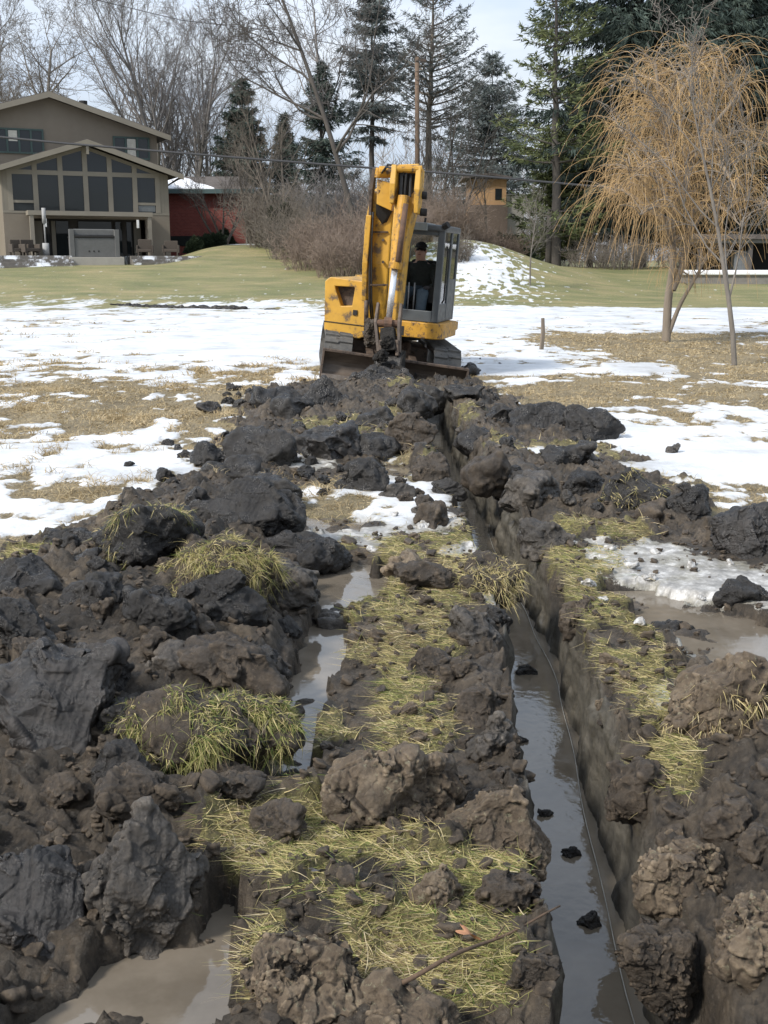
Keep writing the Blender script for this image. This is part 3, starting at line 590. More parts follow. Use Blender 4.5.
# soil crumbs: countless
V5, F5 = clod_verts((1, 1, .8), 500, 3, rough=1.5); cv = []; cf = []; cnt = 0; nv = len(V5)
for k in range(9000):
    yy = RNG.uniform(2.1, 16.5); xx = RNG.uniform(-.41, .41)*yy+RNG.uniform(-.3, .3)
    if float(look(MUD, xx, yy)) < .5 or (float(look(SN, xx, yy)) > .6 and RNG.random() < .7): continue
    z = gz(xx, yy)
    if z < -.03: continue
    s = RNG.gamma(2., .006)+.004; a = RNG.uniform(0, 6.28); c, sn_ = math.cos(a), math.sin(a); Rm = np.array([[c, -sn_, 0], [sn_, c, 0], [0, 0, 1]])
    cv.append((V5*np.array([RNG.uniform(.7, 1.3), RNG.uniform(.7, 1.2), RNG.uniform(.6, 1)]))@Rm.T*s+np.array([xx, yy, z+s*.3])); cf.append(F5+cnt*nv); cnt += 1
tag(mesh_np('soil_crumbs', np.concatenate(cv), np.concatenate(cf), DARKBR, None, True), 'loose crumbs of dark soil scattered over the churned mud', 'soil crumbs', kind='stuff')
# ------------------------------------------------------------------ grass
def scatter(n, x0, x1, y0, y1, fan=False):
    y = RNG.uniform(y0, y1, n) if not fan else (y0**.3+(y1**.3-y0**.3)*RNG.random(n))**(1/.3)
    x = RNG.uniform(x0, x1, n)*(y if fan else 1); return x, y
def grass_on(name, n, box, ln, wd, tm, ts, flat, pref, maskfn, mat, label, fan=False, tuft=1, segs=3, cat='grass'):
    x, y = scatter(n, *box, fan=fan); m = maskfn(x, y); k = RNG.random(n) < m; x = x[k]; y = y[k]
    if tuft > 1: x = np.repeat(x, tuft)+RNG.normal(0, .012, len(x)*tuft)*np.repeat(y, tuft)*.35; y = np.repeat(y, tuft)+RNG.normal(0, .02, len(y)*tuft)
    z = look(HH, x, y); n = len(x); D = RNG.normal(size=(n, 3))*[.7, .7, .1]+np.array([pref[0], pref[1], 0]); D[:, 2] = np.abs(RNG.normal(flat, flat*.5, n)); D /= np.linalg.norm(D, axis=1)[:, None]
    L = RNG.uniform(.45, 1.3, n)*ln; W = wd*RNG.uniform(.6, 1.3, n)*np.maximum(1, y/4.5); T = tm+.30*fbm2(x*2.1, y*1.6, 3)+.04*sstep(4., 2.6, y)+RNG.normal(0, ts, n)
    o = blades(name, np.stack([x, y, z+.002], 1), D, L, W, RNG.normal(size=(n, 3))*[.3, .3, .1]+[0, 0, -flat*.6], np.clip(T, 0, 1), mat, segs=segs)
    return tag(o, label, cat, kind='stuff')
gmask = lambda x, y: np.clip(look(GRM, x, y)*look(MUD, x, y)*1.3-.15, 0, 1)*(look(HH, x, y) > -.012)
grass_on('matted_grass', 170000, (-.42, .42, 2.1, 7), .062, .0019, .36, .27, .10, (-.7, -.05), gmask, GRASS, 'flattened yellow-green grass matted over the mud between heap and trench', fan=True)
grass_on('matted_grass', 26000, (-.37, .4, 7, 16.5), .08, .0024, .22, .15, .35, (-.2, -.1), gmask, GRASS, 'thin tan grass poking through the mud beside the far trench', fan=True)
fmask = lambda x, y: (1-look(MUD, x, y))*np.clip((.52-look(SN, x, y))*6, 0, 1)*(.35+.65*sstep(-.3, .5, fbm2(x*1.6, y*1.1, 3)))
grass_on('dry_grass', 45000, (-.42, .42, 6.0, 39), .085, .0024, .33, .3, .8, (.15, -.15), fmask, STRAW, 'short dry tan grass sticking out between the snow patches of the field', fan=True, tuft=5, segs=2)
tmask = lambda x, y: (1-look(MUD, x, y))*np.clip((.95-look(SN, x, y))*3, 0, 1)*sstep(-.15, .4, fbm2(x*.9+7, y*.7, 3))
grass_on('dry_tufts', 3800, (-.42, -.03, 8, 33), .19, .0026, .3, .25, 1.2, (0, 0), tmask, STRAW, 'taller bleached grass tufts standing in the snow on the left of the field', fan=True, tuft=14)
# ------------------------------------------------------------------ small things: leaf, stick, pale line, pieces of ice
def leafthing(px, py, s, label, col, yaw):
    g = G(px, py, 0); z = gz(g[0], g[1])+.075; g = G(px, py, z); out = []
    for i in range(40):
        a = 2*math.pi*i/40; r = s*(.55+.35*abs(math.cos(2.5*a))**1.5+.1*math.sin(7*a)); out.append((r*math.cos(a), r*math.sin(a)*.8, .25*r*math.cos(2*a)))
    m = MB(); m.add([(0, 0, .0)]+out, [(0, i+1, (i+1) % 40+1) for i in range(40)]); m.tube([(s*.5, 0, .0), (s*1.3, .1*s, .15*s)], s*.04, 5)
    o = m.build('dead_leaf', simple('leaf_'+label[:8], col, tuple(c*.6 for c in col), .7, 30), smooth=True); o.location = (g[0], g[1], z); o.rotation_euler = (.5, .25, yaw); tag(o, label, 'leaf')
leafthing(469, 934, .040, 'curled orange-brown dead leaf resting against the stick', (.50, .24, .12), 1.9)
leafthing(615-308, 941, .020, 'pale pink-brown dead leaf on the grass at the bottom', (.42, .27, .17), .4)
leafthing(318, 870, .024, 'dark grey wet leaf on the grass below the cracked clod', (.09, .085, .09), 2.6)
leafthing(651, 700, .02, 'pale dry leaf on the right bank turf', (.45, .38, .25), .9)
sp = []
for t in np.linspace(0, 1, 12):
    x = 378+t*182; y = 992-t*84; g = G(x, y, 0); h = max(gz(g[0], g[1]), 0)+.085+.02*math.sin(t*7)
    if t > .6: h = .13
    g = G(x, y+2.2*math.sin(t*11), h); sp.append((g[0], g[1], g[2]))
o = MB().tube(sp, [.0065-.004*t for t in np.linspace(0, 1, 12)], 7).tube([sp[7], tuple(np.array(sp[7])+[.03, .03, .02])], [.003, .0015], 5).tube([sp[4], tuple(np.array(sp[4])+[.01, -.04, .02])], [.003, .0015], 5).build('stick', simple('bark_twig', (.12, .075, .045), (.06, .04, .025), .8, 50), smooth=True); tag(o, 'thin brown broken stick lying from the grass out over the trench', 'stick')
cb = []
for t in np.linspace(0, 1, 60):
    y = 2.1+t*6.4; cb.append((TX1-.075+float(TC(y))+.012*math.sin(y*1.5)+.005*math.sin(y*6), y, WL+.006+.004*math.sin(y*7)))
o = MB().tube(cb, .002, 6).build('cable', simple('pale_line', (.42, .40, .35), None, .5), smooth=True); tag(o, 'thin pale line running along the trench at the water edge', 'cable')  # thin pale tube drawn along the waterline
def icem():
    m, nt, b = newmat('dirty_ice'); q = N(nt); co = q.coord(); q.l(q.ramp(q.noise(co, 14, 6, .7), [(.35, (.16, .145, .125)), (.5, (.34, .33, .31)), (.7, (.62, .62, .62))]), b.inputs['Base Color']); b.inputs['Roughness'].default_value = .3
    q.l(q.bump(q.noise(co, 40, 5), .5, .01), b.inputs['Normal']); return m
ICE = icem(); ip = None
for k, (x, y, s) in enumerate([(468+6, 505, 1.2), (430, 512, .9), (452, 520, 1.1), (445, 470, .8), (372, 556, .9), (545, 598, .7), (620, 592, .9), (590, 600, 1.), (650, 585, 1.1), (690, 575, .8), (670, 610, .9), (610, 560, 1.), (575, 555, .8), (745, 618, .8), (730, 570, .7), (640, 640, .7), (560, 530, .7), (600, 612, .8), (700, 600, .6), (655, 560, .8), (412, 498, .8), (395, 520, .9), (420, 530, 1.), (630, 575, .9), (715, 690, .6)]):
    g = G(x, y); z = gz(g[0], g[1])
    if z < -.05: continue
    if ip is None: V_, F_ = clod_verts((.06, .045, .03), 321, 5, ang=1.6, rough=.8); o = ip = mesh_np('ice_chunk', V_, F_, ICE, None, False)
    else: o = ip.copy(); COL.objects.link(o)
    o.location = (g[0], g[1], z+.01); o.rotation_euler = (random.uniform(-.5, .5), random.uniform(-.5, .5), random.uniform(0, 6)); s *= random.uniform(.7, 1.1); o.scale = (s, s, s)
    L_ = x < 500
    tag(o, 'dirty white ice chunk on the left bank of the trench' if L_ else 'dirty white ice chunk in the slush right of the trench', 'ice', 'ice chunks left of the trench' if L_ else 'ice chunks right of the trench')
# ------------------------------------------------------------------ excavator
YEL = simple('worn_yellow_paint', (.54, .30, .035), (.40, .22, .028), .42, 5, bump=.12, bscale=25, spec=.5, dirt=((.12, .08, .045), 5, .515))
YELD = simple('dirty_yellow_paint', (.52, .27, .025), (.36, .18, .02), .45, 8, bump=.15, bscale=25, dirt=((.07, .045, .03), 9, .50))
GREYP = simple('grey_cab_paint', (.066, .075, .080), (.048, .055, .060), .4, 5, bump=.05, dirt=((.05, .04, .035), 12, .58))
ROOFP = simple('light_grey_roof_paint', (.22, .24, .235), (.16, .18, .18), .4, 5, bump=.05)
STEEL = simple('muddy_steel', (.05, .038, .03), (.12, .085, .062), .55, 7, bump=.4, bscale=30, spec=.4, dirt=((.03, .022, .018), 10, .5))
RUB = simple('muddy_rubber', (.055, .055, .055), (.11, .105, .095), .7, 8, bump=.4, bscale=40, dirt=((.035, .028, .022), 9, .55))
DARK = simple('dark_parts_and_shade', (.014, .013, .012), None, .7)  # near-black for dark parts and for plates standing in for shade
CHR = simple('chrome_rod', (.72, .73, .75), (.6, .6, .62), .18, metal=.7, bump=0)
RUST = simple('rusty_mud', (.14, .075, .045), (.06, .04, .03), .75, 9, bump=.5, bscale=30)
HOSE = simple('hose_rubber', (.015, .015, .016), None, .5)
MUDK = simple('caked_black_mud', (.009, .008, .007), (.022, .019, .016), .6, 14, bump=.8, bscale=35, bdist=.02, spec=.25)
def glass(name, tint=(.75, .8, .8), refl=.14):
    m, nt, b = newmat(name); q = N(nt); tr = q.n('ShaderNodeBsdfTransparent'); tr.inputs[0].default_value = (*tint, 1); gl = q.n('ShaderNodeBsdfGlossy'); gl.inputs['Roughness'].default_value = .03
    fr = q.n('ShaderNodeFresnel'); fr.inputs[0].default_value = 1.5; mx = q.n('ShaderNodeMixShader'); q.l(q.math('ADD', fr.outputs[0], refl*.3), mx.inputs[0]); q.l(tr.outputs[0], mx.inputs[1]); q.l(gl.outputs[0], mx.inputs[2])
    q.l(mx.outputs[0], nt.nodes['Material Output'].inputs['Surface']); return m
GLS = glass('cab_glass', (.80, .84, .85))
EX = empty('excavator', (.09, 18.5, .02), 'yellow tracked excavator with dozer blade and grey cab digging the trench', 'excavator', rot=(0, R(4.6), R(-14)))
EM = Matrix.Translation(EX.location) @ EX.rotation_euler.to_matrix().to_4x4(); EI = EM.inverted()
def L(px, py, y):                                  # surveyed point -> excavator's own coordinates, on its plane y=const
    r = Vector(ray(px, py)); o = EI @ Vector((0, 0, CH)); d = EI.to_3x3() @ r; t = (y-o.y)/d.y; return o+d*t
def stad(r, l0, l1, zc, n=10):                      # closed loop in (y,z)
    out = []
    for i in range(n+1): a = -math.pi/2-math.pi*i/n; out.append((l0+r*math.cos(a), zc+r*math.sin(a)))
    for i in range(n+1): a = math.pi/2-math.pi*i/n; out.append((l1+r*math.cos(a), zc+r*math.sin(a)))
    return out
for sx in (-1, 1):
    a, b = (sx*.90-.225, sx*.90+.225); lo_ = stad(.285, -1.12, 1.18, .30); li = stad(.245, -1.12, 1.18, .30)
    m = MB(); n = len(lo_)
    vs = [(x, p[0], p[1]) for x in (a, b) for lp in (lo_, li) for p in lp]; fs = []
    for j in range(n):
        k = (j+1) % n; fs += [(j, k, 2*n+k, 2*n+j), (n+j, 3*n+j, 3*n+k, n+k), (j, n+j, n+k, k), (2*n+j, 2*n+k, 3*n+k, 3*n+j)]
    m.add(vs, fs); tr = m.build('track', RUB, EX)
    # grouser pads around the loop
    per = []; 
    for j in range(n):
        p, q_ = lo_[j], lo_[(j+1) % n]; per.append((math.hypot(q_[0]-p[0], q_[1]-p[1]), p, q_))
    tot = sum(x[0] for x in per); g_ = MB(); cnt_ = 40
    for i in range(cnt_):
        s_ = tot*i/cnt_; 
        for Lg, p, q_ in per:
            if s_ <= Lg: break
            s_ -= Lg
        d = ((q_[0]-p[0])/Lg, (q_[1]-p[1])/Lg); c = (p[0]+d[0]*s_, p[1]+d[1]*s_); nn = (-d[1], d[0]); 
        if (c[0]+nn[0]*.01-.03)**2*0+((c[1]-.30)*nn[1]+(c[0]-.03)*nn[0]) < 0: nn = (-nn[0], -nn[1])
        w2 = .055
        for xa, xb, off in ((a+.005, (a+b)/2-.01, 0), ((a+b)/2+.01, b-.005, .03)):
            cc_ = (c[0]+d[0]*off, c[1]+d[1]*off)
            q4 = [(cc_[0]-d[0]*w2/2+nn[0]*-.004, cc_[1]-d[1]*w2/2-nn[1]*.004), (cc_[0]+d[0]*w2/2-nn[0]*.004, cc_[1]+d[1]*w2/2-nn[1]*.004), (cc_[0]+d[0]*w2*.33+nn[0]*.028, cc_[1]+d[1]*w2*.33+nn[1]*.028), (cc_[0]-d[0]*w2*.33+nn[0]*.028, cc_[1]-d[1]*w2*.33+nn[1]*.028)]
            g_.prism(q4, 0, xa, xb)
    o = g_.build('tread', RUB, tr); o['kind'] = 'stuff'
    for yy, nm in ((-1.12, 'idler'), (1.18, 'sprocket')):
        MB().tube([(sx*.90-.1, yy, .30), (sx*.90+.1, yy, .30)], .235, 20).tube([(sx*.90-.14, yy, .30), (sx*.90+.14, yy, .30)], .08, 12).build(nm, STEEL, tr, bevel=.01)
    for yy in (-.7, -.3, .1, .5, .9): MB().tube([(sx*.90-.12, yy, .14), (sx*.90+.12, yy, .14)], .085, 12).build('roller', STEEL, tr)
    MB().box(sx*.90-.09, sx*.90+.09, -.95, 1.0, .2, .42).build('track_frame', STEEL, tr, bevel=.02)
MB().box(-.66, .66, -.55, .75, .25, .52).prism([(-.9, .3), (.6, .3), (.4, .58), (-.6, .58)], 0, -.35, .35).build('undercarriage_frame', STEEL, EX, bevel=.03)
MB().tube([(0, .1, .52), (0, .1, .70)], .46, 28).build('slew_ring', DARK, EX)
# dozer blade
bl = MB(); prof_ = [(-1.92+.16*((t-.5)*2)**2*-1, .0+.40*t) for t in np.linspace(0, 1, 9)]; back = [(p[0]+.035, p[1]) for p in prof_[::-1]]
bl.prism(prof_+back, 0, -1.13, 1.13); blade_o = bl.build('dozer_blade', simple('blade_steel', (.13, .10, .075), (.06, .045, .034), .5, 4, bump=.3, bscale=20, stretch=(1, 1, 3)), EX)
MB().box(-1.14, 1.14, -2.10, -2.03, .395, .435).build('top_edge', STEEL, blade_o, bevel=.008)
MB().box(-1.14, 1.14, -2.105, -2.055, .0, .07).build('cutting_edge', simple('worn_steel', (.30, .27, .24), (.16, .13, .11), .4, 9, metal=.4), blade_o)
for sx in (-1, 1): MB().box(sx*1.145-.015, sx*1.145+.015, -2.1, -1.9, .0, .43).build('end_plate', STEEL, blade_o); MB().beam([(sx*.36, -1.9, .22), (sx*.36, -.5, .36)], [.12, .12], [.16, .18]).build('blade_arm', STEEL, EX, bevel=.01)
UC = Matrix.Translation((-.10, 0, -.05)) @ Matrix.Rotation(R(18), 4, 'Z') @ Matrix.Rotation(R(4), 4, 'Y') @ Matrix.Diagonal((.94, .94, 1, 1))
for o in list(EX.children):
    if o.name.split('.')[0] in ('track', 'track_frame', 'undercarriage_frame', 'dozer_blade', 'blade_arm', 'roller'): o.matrix_local = UC
# upper structure
def rounded(pts, r, n=5):
    out = []; k = len(pts)
    for i in range(k):
        p = Vector(pts[i]); a_ = (Vector(pts[i-1])-p).normalized(); b_ = (Vector(pts[(i+1) % k])-p).normalized(); rr = r[i] if isinstance(r, (list, tuple)) else r
        p0 = p+a_*rr; p1 = p+b_*rr
        for j in range(n+1): t = j/n; out.append(tuple((p0*(1-t)+p*t)*(1-t)+(p*(1-t)+p1*t)*t))
    return out
house_y = 1.5
deck = rounded([(-.90, -.90), (.80, -.95), (.90, 1.0), (.8, 1.45), (-.8, 1.45), (-.92, 1.0)], [.12, .25, .3, .3, .3, .3])
MB().prism(deck, 2, .68, .80).build('turntable_deck', YELD, EX, bevel=.015)
# right hand cover with its open grille (left in the photo)
cov = MB(); yf, yb = -.98, .75
outer = [tuple(L(x, y, yf))[::2] for x, y in ((324, 331), (325, 281), (330, 277), (366, 282), (364, 339), (352, 338))]
hole = [tuple(L(x, y, yf))[::2] for x, y in ((341, 306), (334.5, 286), (355, 287), (352, 306))]
cv_ = L(324, 331, yf); 
def ringface(m, out, inn, y, depth):              # panel with a hole: outer polygon to inner polygon strips
    O = [Vector((p[0], y, p[1])) for p in out]; I = [Vector((p[0], y, p[1])) for p in inn]; 
    cen = sum(I, Vector())/len(I); K = 48; ro = []; ri = []
    def hit(poly, ang):
        d = Vector((math.cos(ang), 0, math.sin(ang))); best = None
        for i in range(len(poly)):
            a = poly[i]-cen; b = poly[(i+1) % len(poly)]-cen; e = b-a; den = d.x*e.z-d.z*e.x
            if abs(den) < 1e-9: continue
            t = (a.x*e.z-a.z*e.x)/den; u = (a.x*d.z-a.z*d.x)/den
            if t > 0 and -1e-6 <= u <= 1+1e-6 and (best is None or t > best): best = t
        return cen+d*(best or .1)
    for k in range(K): an = 2*math.pi*k/K; ro.append(hit(O, an)); ri.append(hit(I, an))
    dz = Vector((0, depth, 0)); vs = ro+ri+[p+Vector((0, 1.7, 0)) for p in ro]+[p+dz for p in ri]; fs = []
    for k in range(K):
        j = (k+1) % K; fs += [(k, j, K+j, K+k), (k, 2*K+k, 2*K+j, j), (K+k, K+j, 3*K+j, 3*K+k)]
    fs.append(tuple(3*K+k for k in range(K)))
    return m.add(vs, fs)
cov = ringface(MB(), outer, hole, yf, .16).build('side_cover', YEL, EX, bevel=.012)
MB().add([(hh[0], yf+.155, hh[1]) for hh in hole], [(0, 1, 2, 3)]).build('grille', STEEL, cov)
p0 = L(338, 312, yf-.02); p1 = L(352, 309, yf-.02)
q0 = L(324, 321, yf); q1 = L(364, 326, yf)
MB().tube([(q0.x-.005, yf-.006, q0.z), (q1.x, yf-.006, q1.z)], .008, 6).build('cover_seam', DARK, cov)
h0 = L(355, 312, yf-.02); MB().box(h0.x-.035, h0.x+.035, yf-.02, yf-.002, h0.z-.05, h0.z+.03).build('latch', DARK, cov, bevel=.004)
MB().prism(rounded([(-.92, .7), (.50, .7), (.55, 1.35), (.4, 1.5), (-.6, 1.5), (-.86, 1.35)], .12), 2, .82, 1.45).build('counterweight', YEL, EX, bevel=.05, seg=3)
# cab
CX1 = L(441, 280, -.92).x; CX0 = CX1-.86; CY0, CY1, CZ0, CZ1 = -.92, .36, .885, 2.24; PXC = L(419, 280, -.1).x
# skirt below the cab
MB().prism(rounded([(-.05, -1.02), (CX1+.10, -1.04), (CX1+.10, .2), (-.05, .2)], [.02, .22, .02, .02]), 2, .64, .88).build('cab_skirt', YELD, EX, bevel=.02)
MB().box(.2, .42, -1.035, -1.0, .66, .80).build('step_shade', DARK, EX)  # near-black panel set on the skirt as painted step shade
cab = MB().box(CX0, CX1, CY0+.02, CY1, CZ0, CZ0+.06).build('cab', GREYP, EX, bevel=.01)
MB().prism(rounded([(CX0-.02, CY0-.06), (CX1+.02, CY0-.06), (CX1+.02, CY1+.05), (CX0-.02, CY1+.05)], [.10, .16, .14, .1]), 2, CZ1, CZ1+.10).build('cab_roof', GREYP, cab, bevel=.035, seg=3)
MB().box(CX0+.12, CX0+.60, CY0-.085, CY0+.5, CZ1+.0, CZ1+.118).build('roof_hatch', ROOFP, cab, bevel=.01)
MB().tube([(CX0+.53, CY0+.02, CZ1+.1), (CX0+.54, CY0+.02, CZ1+.19)], .018, 6).build('roof_lamp', DARK, cab)
def pillar(name, x0, x1, y0, y1, z0=CZ0, z1=CZ1+.01): return MB().box(x0, x1, y0, y1, z0, z1).build(name, GREYP, cab, bevel=.012)
pillar('front_pillar', CX0, CX0+.055, CY0, CY0+.06); pillar('front_pillar', CX1-.10, CX1, CY0, CY0+.09)
pillar('side_pillar', CX1-.05, CX1, CY0+.62, CY0+.72); pillar('rear_pillar', CX1-.07, CX1, CY1-.09, CY1); pillar('rear_pillar', CX0, CX0+.07, CY1-.09, CY1)
MB().box(CX0+.05, CX1-.1, CY0-.005, CY0+.05, CZ0, CZ0+.17).build('front_sill', GREYP, cab, bevel=.01)
MB().box(CX0+.05, CX1-.1, CY0-.005, CY0+.05, CZ1-.06, CZ1+.01).build('front_header', GREYP, cab, bevel=.01)
MB().box(CX0+.07, CX1-.07, CY1-.05, CY1-.01, CZ0, CZ0+.72).build('rear_panel', DARK, cab)
MB().box(CX1-.035, CX1-.005, CY0+.09, CY0+.62, CZ0, CZ0+.28).build('door_panel', GREYP, cab, bevel=.01)
MB().box(CX1-.035, CX1-.005, CY0+.72, CY1-.09, CZ0, CZ0+.65).build('side_panel', GREYP, cab, bevel=.01)
for x0, x1, y0, y1, z0, z1 in ((CX1-.022, CX1-.018, CY0+.09, CY0+.62, CZ0+.28, CZ1-.0), (CX1-.022, CX1-.018, CY0+.72, CY1-.09, CZ0+.65, CZ1), (CX0+.07, CX1-.07, CY1-.032, CY1-.028, CZ0+.72, CZ1), (CX0+.012, CX0+.016, CY0+.06, CY1-.09, CZ0+.06, CZ1)):
    MB().box(x0, x1, y0, y1, z0, z1).build('window', GLS, cab)
MB().tube([(CX1+.02, CY0+.12, CZ0+.3), (CX1+.05, CY0+.1, CZ0+.35), (CX1+.05, CY0+.1, CZ0+1.1), (CX1+.02, CY0+.12, CZ0+1.15)], .013, 6).build('grab_rail', DARK, cab, smooth=True)
MB().box(CX1-.12, CX1-.08, CY0+.3, CY0+.34, CZ0+.95, CZ0+1.1).build('mirror', DARK, cab)
MB().tube([(CX1-.02, CY0-.03, CZ0+1.43), (CX1+.05, CY0-.06, CZ0+1.47)], .05, 10).build('work_lamp', DARK, cab)
seat = MB().box(PXC-.24, PXC+.24, -.30, .22, 1.12, 1.26).build('seat', DARK, EX, bevel=.04); MB().box(PXC-.22, PXC+.22, .16, .30, 1.24, 1.80).build('seat_back', DARK, seat, bevel=.05); MB().box(PXC-.2, PXC+.2, -.25, .2, .93, 1.12).build('seat_base', DARK, seat)
for x in (PXC-.05, PXC+.04): MB().tube([(x, -.55, .93), (x+.01, -.60, 1.28), (x, -.58, 1.45)], .012, 6).build('travel_lever', simple('lever_steel', (.3, .3, .3), None, .4), EX, smooth=True)
for x in (PXC-.32, PXC+.30): MB().box(x-.06, x+.06, -.45, .1, 1.15, 1.40).tube([(x, -.38, 1.4), (x, -.42, 1.58)], .016, 8).build('control_console', DARK, EX, bevel=.02)
# boom, arm, linkage: section points in excavator space
def W_(px, Y, z):                                   # excavator coordinates from image column, world depth, world height
    zc = Y*math.cos(PITCH)+(CH-z)*math.sin(PITCH); return EI @ Vector(((px-384)*zc/FPX, Y, z))
def lp(px, py, Y): return EI @ Vector(P(px, py, Y+5.75))
bm_pts = [lp(377, 336, 12.05), lp(379, 300, 11.85), lp(379.5, 262, 11.75), lp(381, 228, 11.7), lp(386, 192, 11.55)]
boom = MB().beam(bm_pts, [.26, .31, .40, .42, .38], [.30, .40, .44, .40, .34]).build('boom', YEL, EX, bevel=.02)
MB().beam([lp(365, 300, 11.62), lp(366.5, 262, 11.5), lp(370, 215, 11.42)], [.07, .08, .08], [.16, .2, .16]).build('boom_guard', YEL, boom, bevel=.01)
MB().tube([lp(366, 330, 11.7), lp(366.5, 300, 11.55)], .035, 10).build('boom_hose', STEEL, boom, smooth=True)
# head plates: slanted yellow side plate and a dark plate painted for the shade beneath
hp = [lp(377, 179, 11.3), lp(394, 184, 11.3), lp(391.5, 211, 11.25), lp(376.5, 204, 11.25)]
m = MB(); m.loft([[tuple(p) for p in hp], [tuple(p+Vector((0, .35, 0))) for p in hp]]); m.build('boom_head', YEL, EX, bevel=.01)
dk = [lp(376, 204, 11.33), lp(391, 211, 11.33), lp(387, 222, 11.45), lp(382, 224, 11.45), lp(376, 215, 11.45)]
MB().loft([[tuple(p) for p in dk], [tuple(p+Vector((0, .1, 0))) for p in dk]]).build('notch_shade', DARK, boom)
def fuji(px, py, Y, s):
    return None
b_ = lp(377, 190, 11.28)
MB().tube([lp(378.5, 196, 11.285), lp(379.5, 190, 11.285)], .014, 6).build('worn_decal', RUST, boom)
tl_ = MB(); tl_.tube([lp(379, 172, 11.3), lp(391, 172, 11.3)], .085, 14); tl_.tube([lp(377.5, 178, 11.3), lp(379, 168, 11.3)], .05, 8); tl_.build('boom_pin', YELD, EX, bevel=.01)
MB().beam([lp(375, 168, 11.35), lp(372, 190, 11.4), lp(370.5, 215, 11.45)], [.05, .05, .04], [.12, .14, .1]).build('link_plate', STEEL, EX, bevel=.005)
arm_pts = [lp(410, 166, 11.25), lp(409.5, 190, 11.2), lp(401, 240, 11.08), lp(397, 290, 10.98), lp(391.5, 334, 10.9)]
arm = MB().beam(arm_pts, [.32, .33, .22, .19, .18], [.26, .34, .34, .30, .20]).build('arm', YEL, EX, bevel=.015)
# top fork of the arm with two cheeks and pins
for a_, b2 in (((396, 167), (393, 204)), ((420.5, 168), (417, 214))):
    MB().beam([lp(a_[0], a_[1], 10.98), lp((a_[0]+b2[0])/2, (a_[1]+b2[1])/2, 10.93), lp(b2[0], b2[1], 10.92)], [.075, .085, .06], [.26, .28, .2]).build('arm_cheek', YEL, arm, bevel=.012)
MB().tube([lp(394, 168.5, 10.9), lp(422, 169.5, 10.9)], .055, 12).build('arm_pin', YELD, arm, bevel=.006)
MB().beam([lp(402, 172, 10.95), lp(401, 196, 10.9)], [.04, .04], [.05, .05]).tube([lp(411, 172, 10.95), lp(410, 197, 10.9)], .022, 8).tube([lp(406.5, 172, 10.9), lp(404, 200, 10.9)], .016, 6).build('hydraulic_hose', HOSE, arm)
MB().box(*[0]*6) if False else None
dkp = [lp(399, 172, 11.0), lp(416, 172, 11.0), lp(414, 200, 11.0), lp(398, 200, 11.0)]
MB().loft([[tuple(p) for p in dkp], [tuple(p+Vector((0, .03, 0))) for p in dkp]]).build('fork_shade', DARK, arm)  # near-black plate between the cheeks, painted shade of the fork
for py in (195, 212): MB().tube([lp(420, py, 11.0), lp(427, py+.5, 11.0)], .055, 12).build('pin_boss', DARK, arm, bevel=.008)
HB = [[lp(371+k*2.2, 212, 11.36), lp(369.5+k*2.2, 240, 11.4), lp(369.5+k*2., 270, 11.44), lp(369.5+k*2, 300, 11.5), lp(372+k*2, 326, 11.75)] for k in range(2)]
MB().tube(HB[0], .016, 6).tube(HB[1], .014, 6).build('hydraulic_hose', HOSE, boom, smooth=True)
MB().tube([lp(383, 172, 11.25), lp(388, 164.5, 11.1), lp(397, 166, 11.0), lp(401, 174, 10.92)], .018, 6).tube([lp(381, 174, 11.25), lp(386, 167, 11.1), lp(396, 169, 10.98), lp(405, 176, 10.92)], .016, 6).build('hydraulic_hose', HOSE, arm, smooth=True)
for py in (232, 285): MB().beam([lp(388, py, 11.46), lp(370, py, 11.44)], [.03, .03], [.02, .02]).build('hose_clamp', STEEL, boom)
for (px, py) in ((383, 240), (383, 262), (384, 285)): MB().tube([lp(px, py, 11.49), lp(px, py, 11.45)], .022, 8).build('bolt', STEEL, boom)
# bucket cylinder
MB().tube([lp(404, 196, 10.86), lp(395, 268, 10.74)], .085, 16).tube([lp(396, 262, 10.74), lp(394.8, 269, 10.74)], .095, 16).build('cylinder_barrel', YELD, EX, bevel=.006)
MB().tube([lp(405.5, 204, 10.79), lp(398, 262, 10.68)], .045, 8).build('wear_stripe', RUST, EX, smooth=True)  # rusty tube along the barrel, drawn as its wear stripe
MB().tube([lp(395, 267, 10.74), lp(388.5, 322, 10.66)], .046, 16).build('cylinder_rod', CHR, EX, smooth=True)
MB().tube([lp(375.5, 323, 10.62), lp(400, 324, 10.62)], .055, 12).tube([lp(384, 323, 10.6), lp(392, 323.5, 10.6)], .085, 12).build('link_pin', RUST, EX, bevel=.006)
for a_, b2, c2 in (((377.5, 303), (376, 323), (379, 352)), ((400.5, 304), (399.5, 324), (399, 353))):
    MB().beam([lp(a_[0]+1, a_[1], 10.72), lp(b2[0], b2[1], 10.62), lp(c2[0], c2[1], 10.5)], [.04, .045, .05], [.08, .12, .10]).build('bucket_link', STEEL, EX, bevel=.008)
MB().beam([lp(388, 328, 10.6), lp(389, 352, 10.5)], [.20, .24], [.16, .2]).build('quick_coupler', MUDK, EX, bevel=.02)
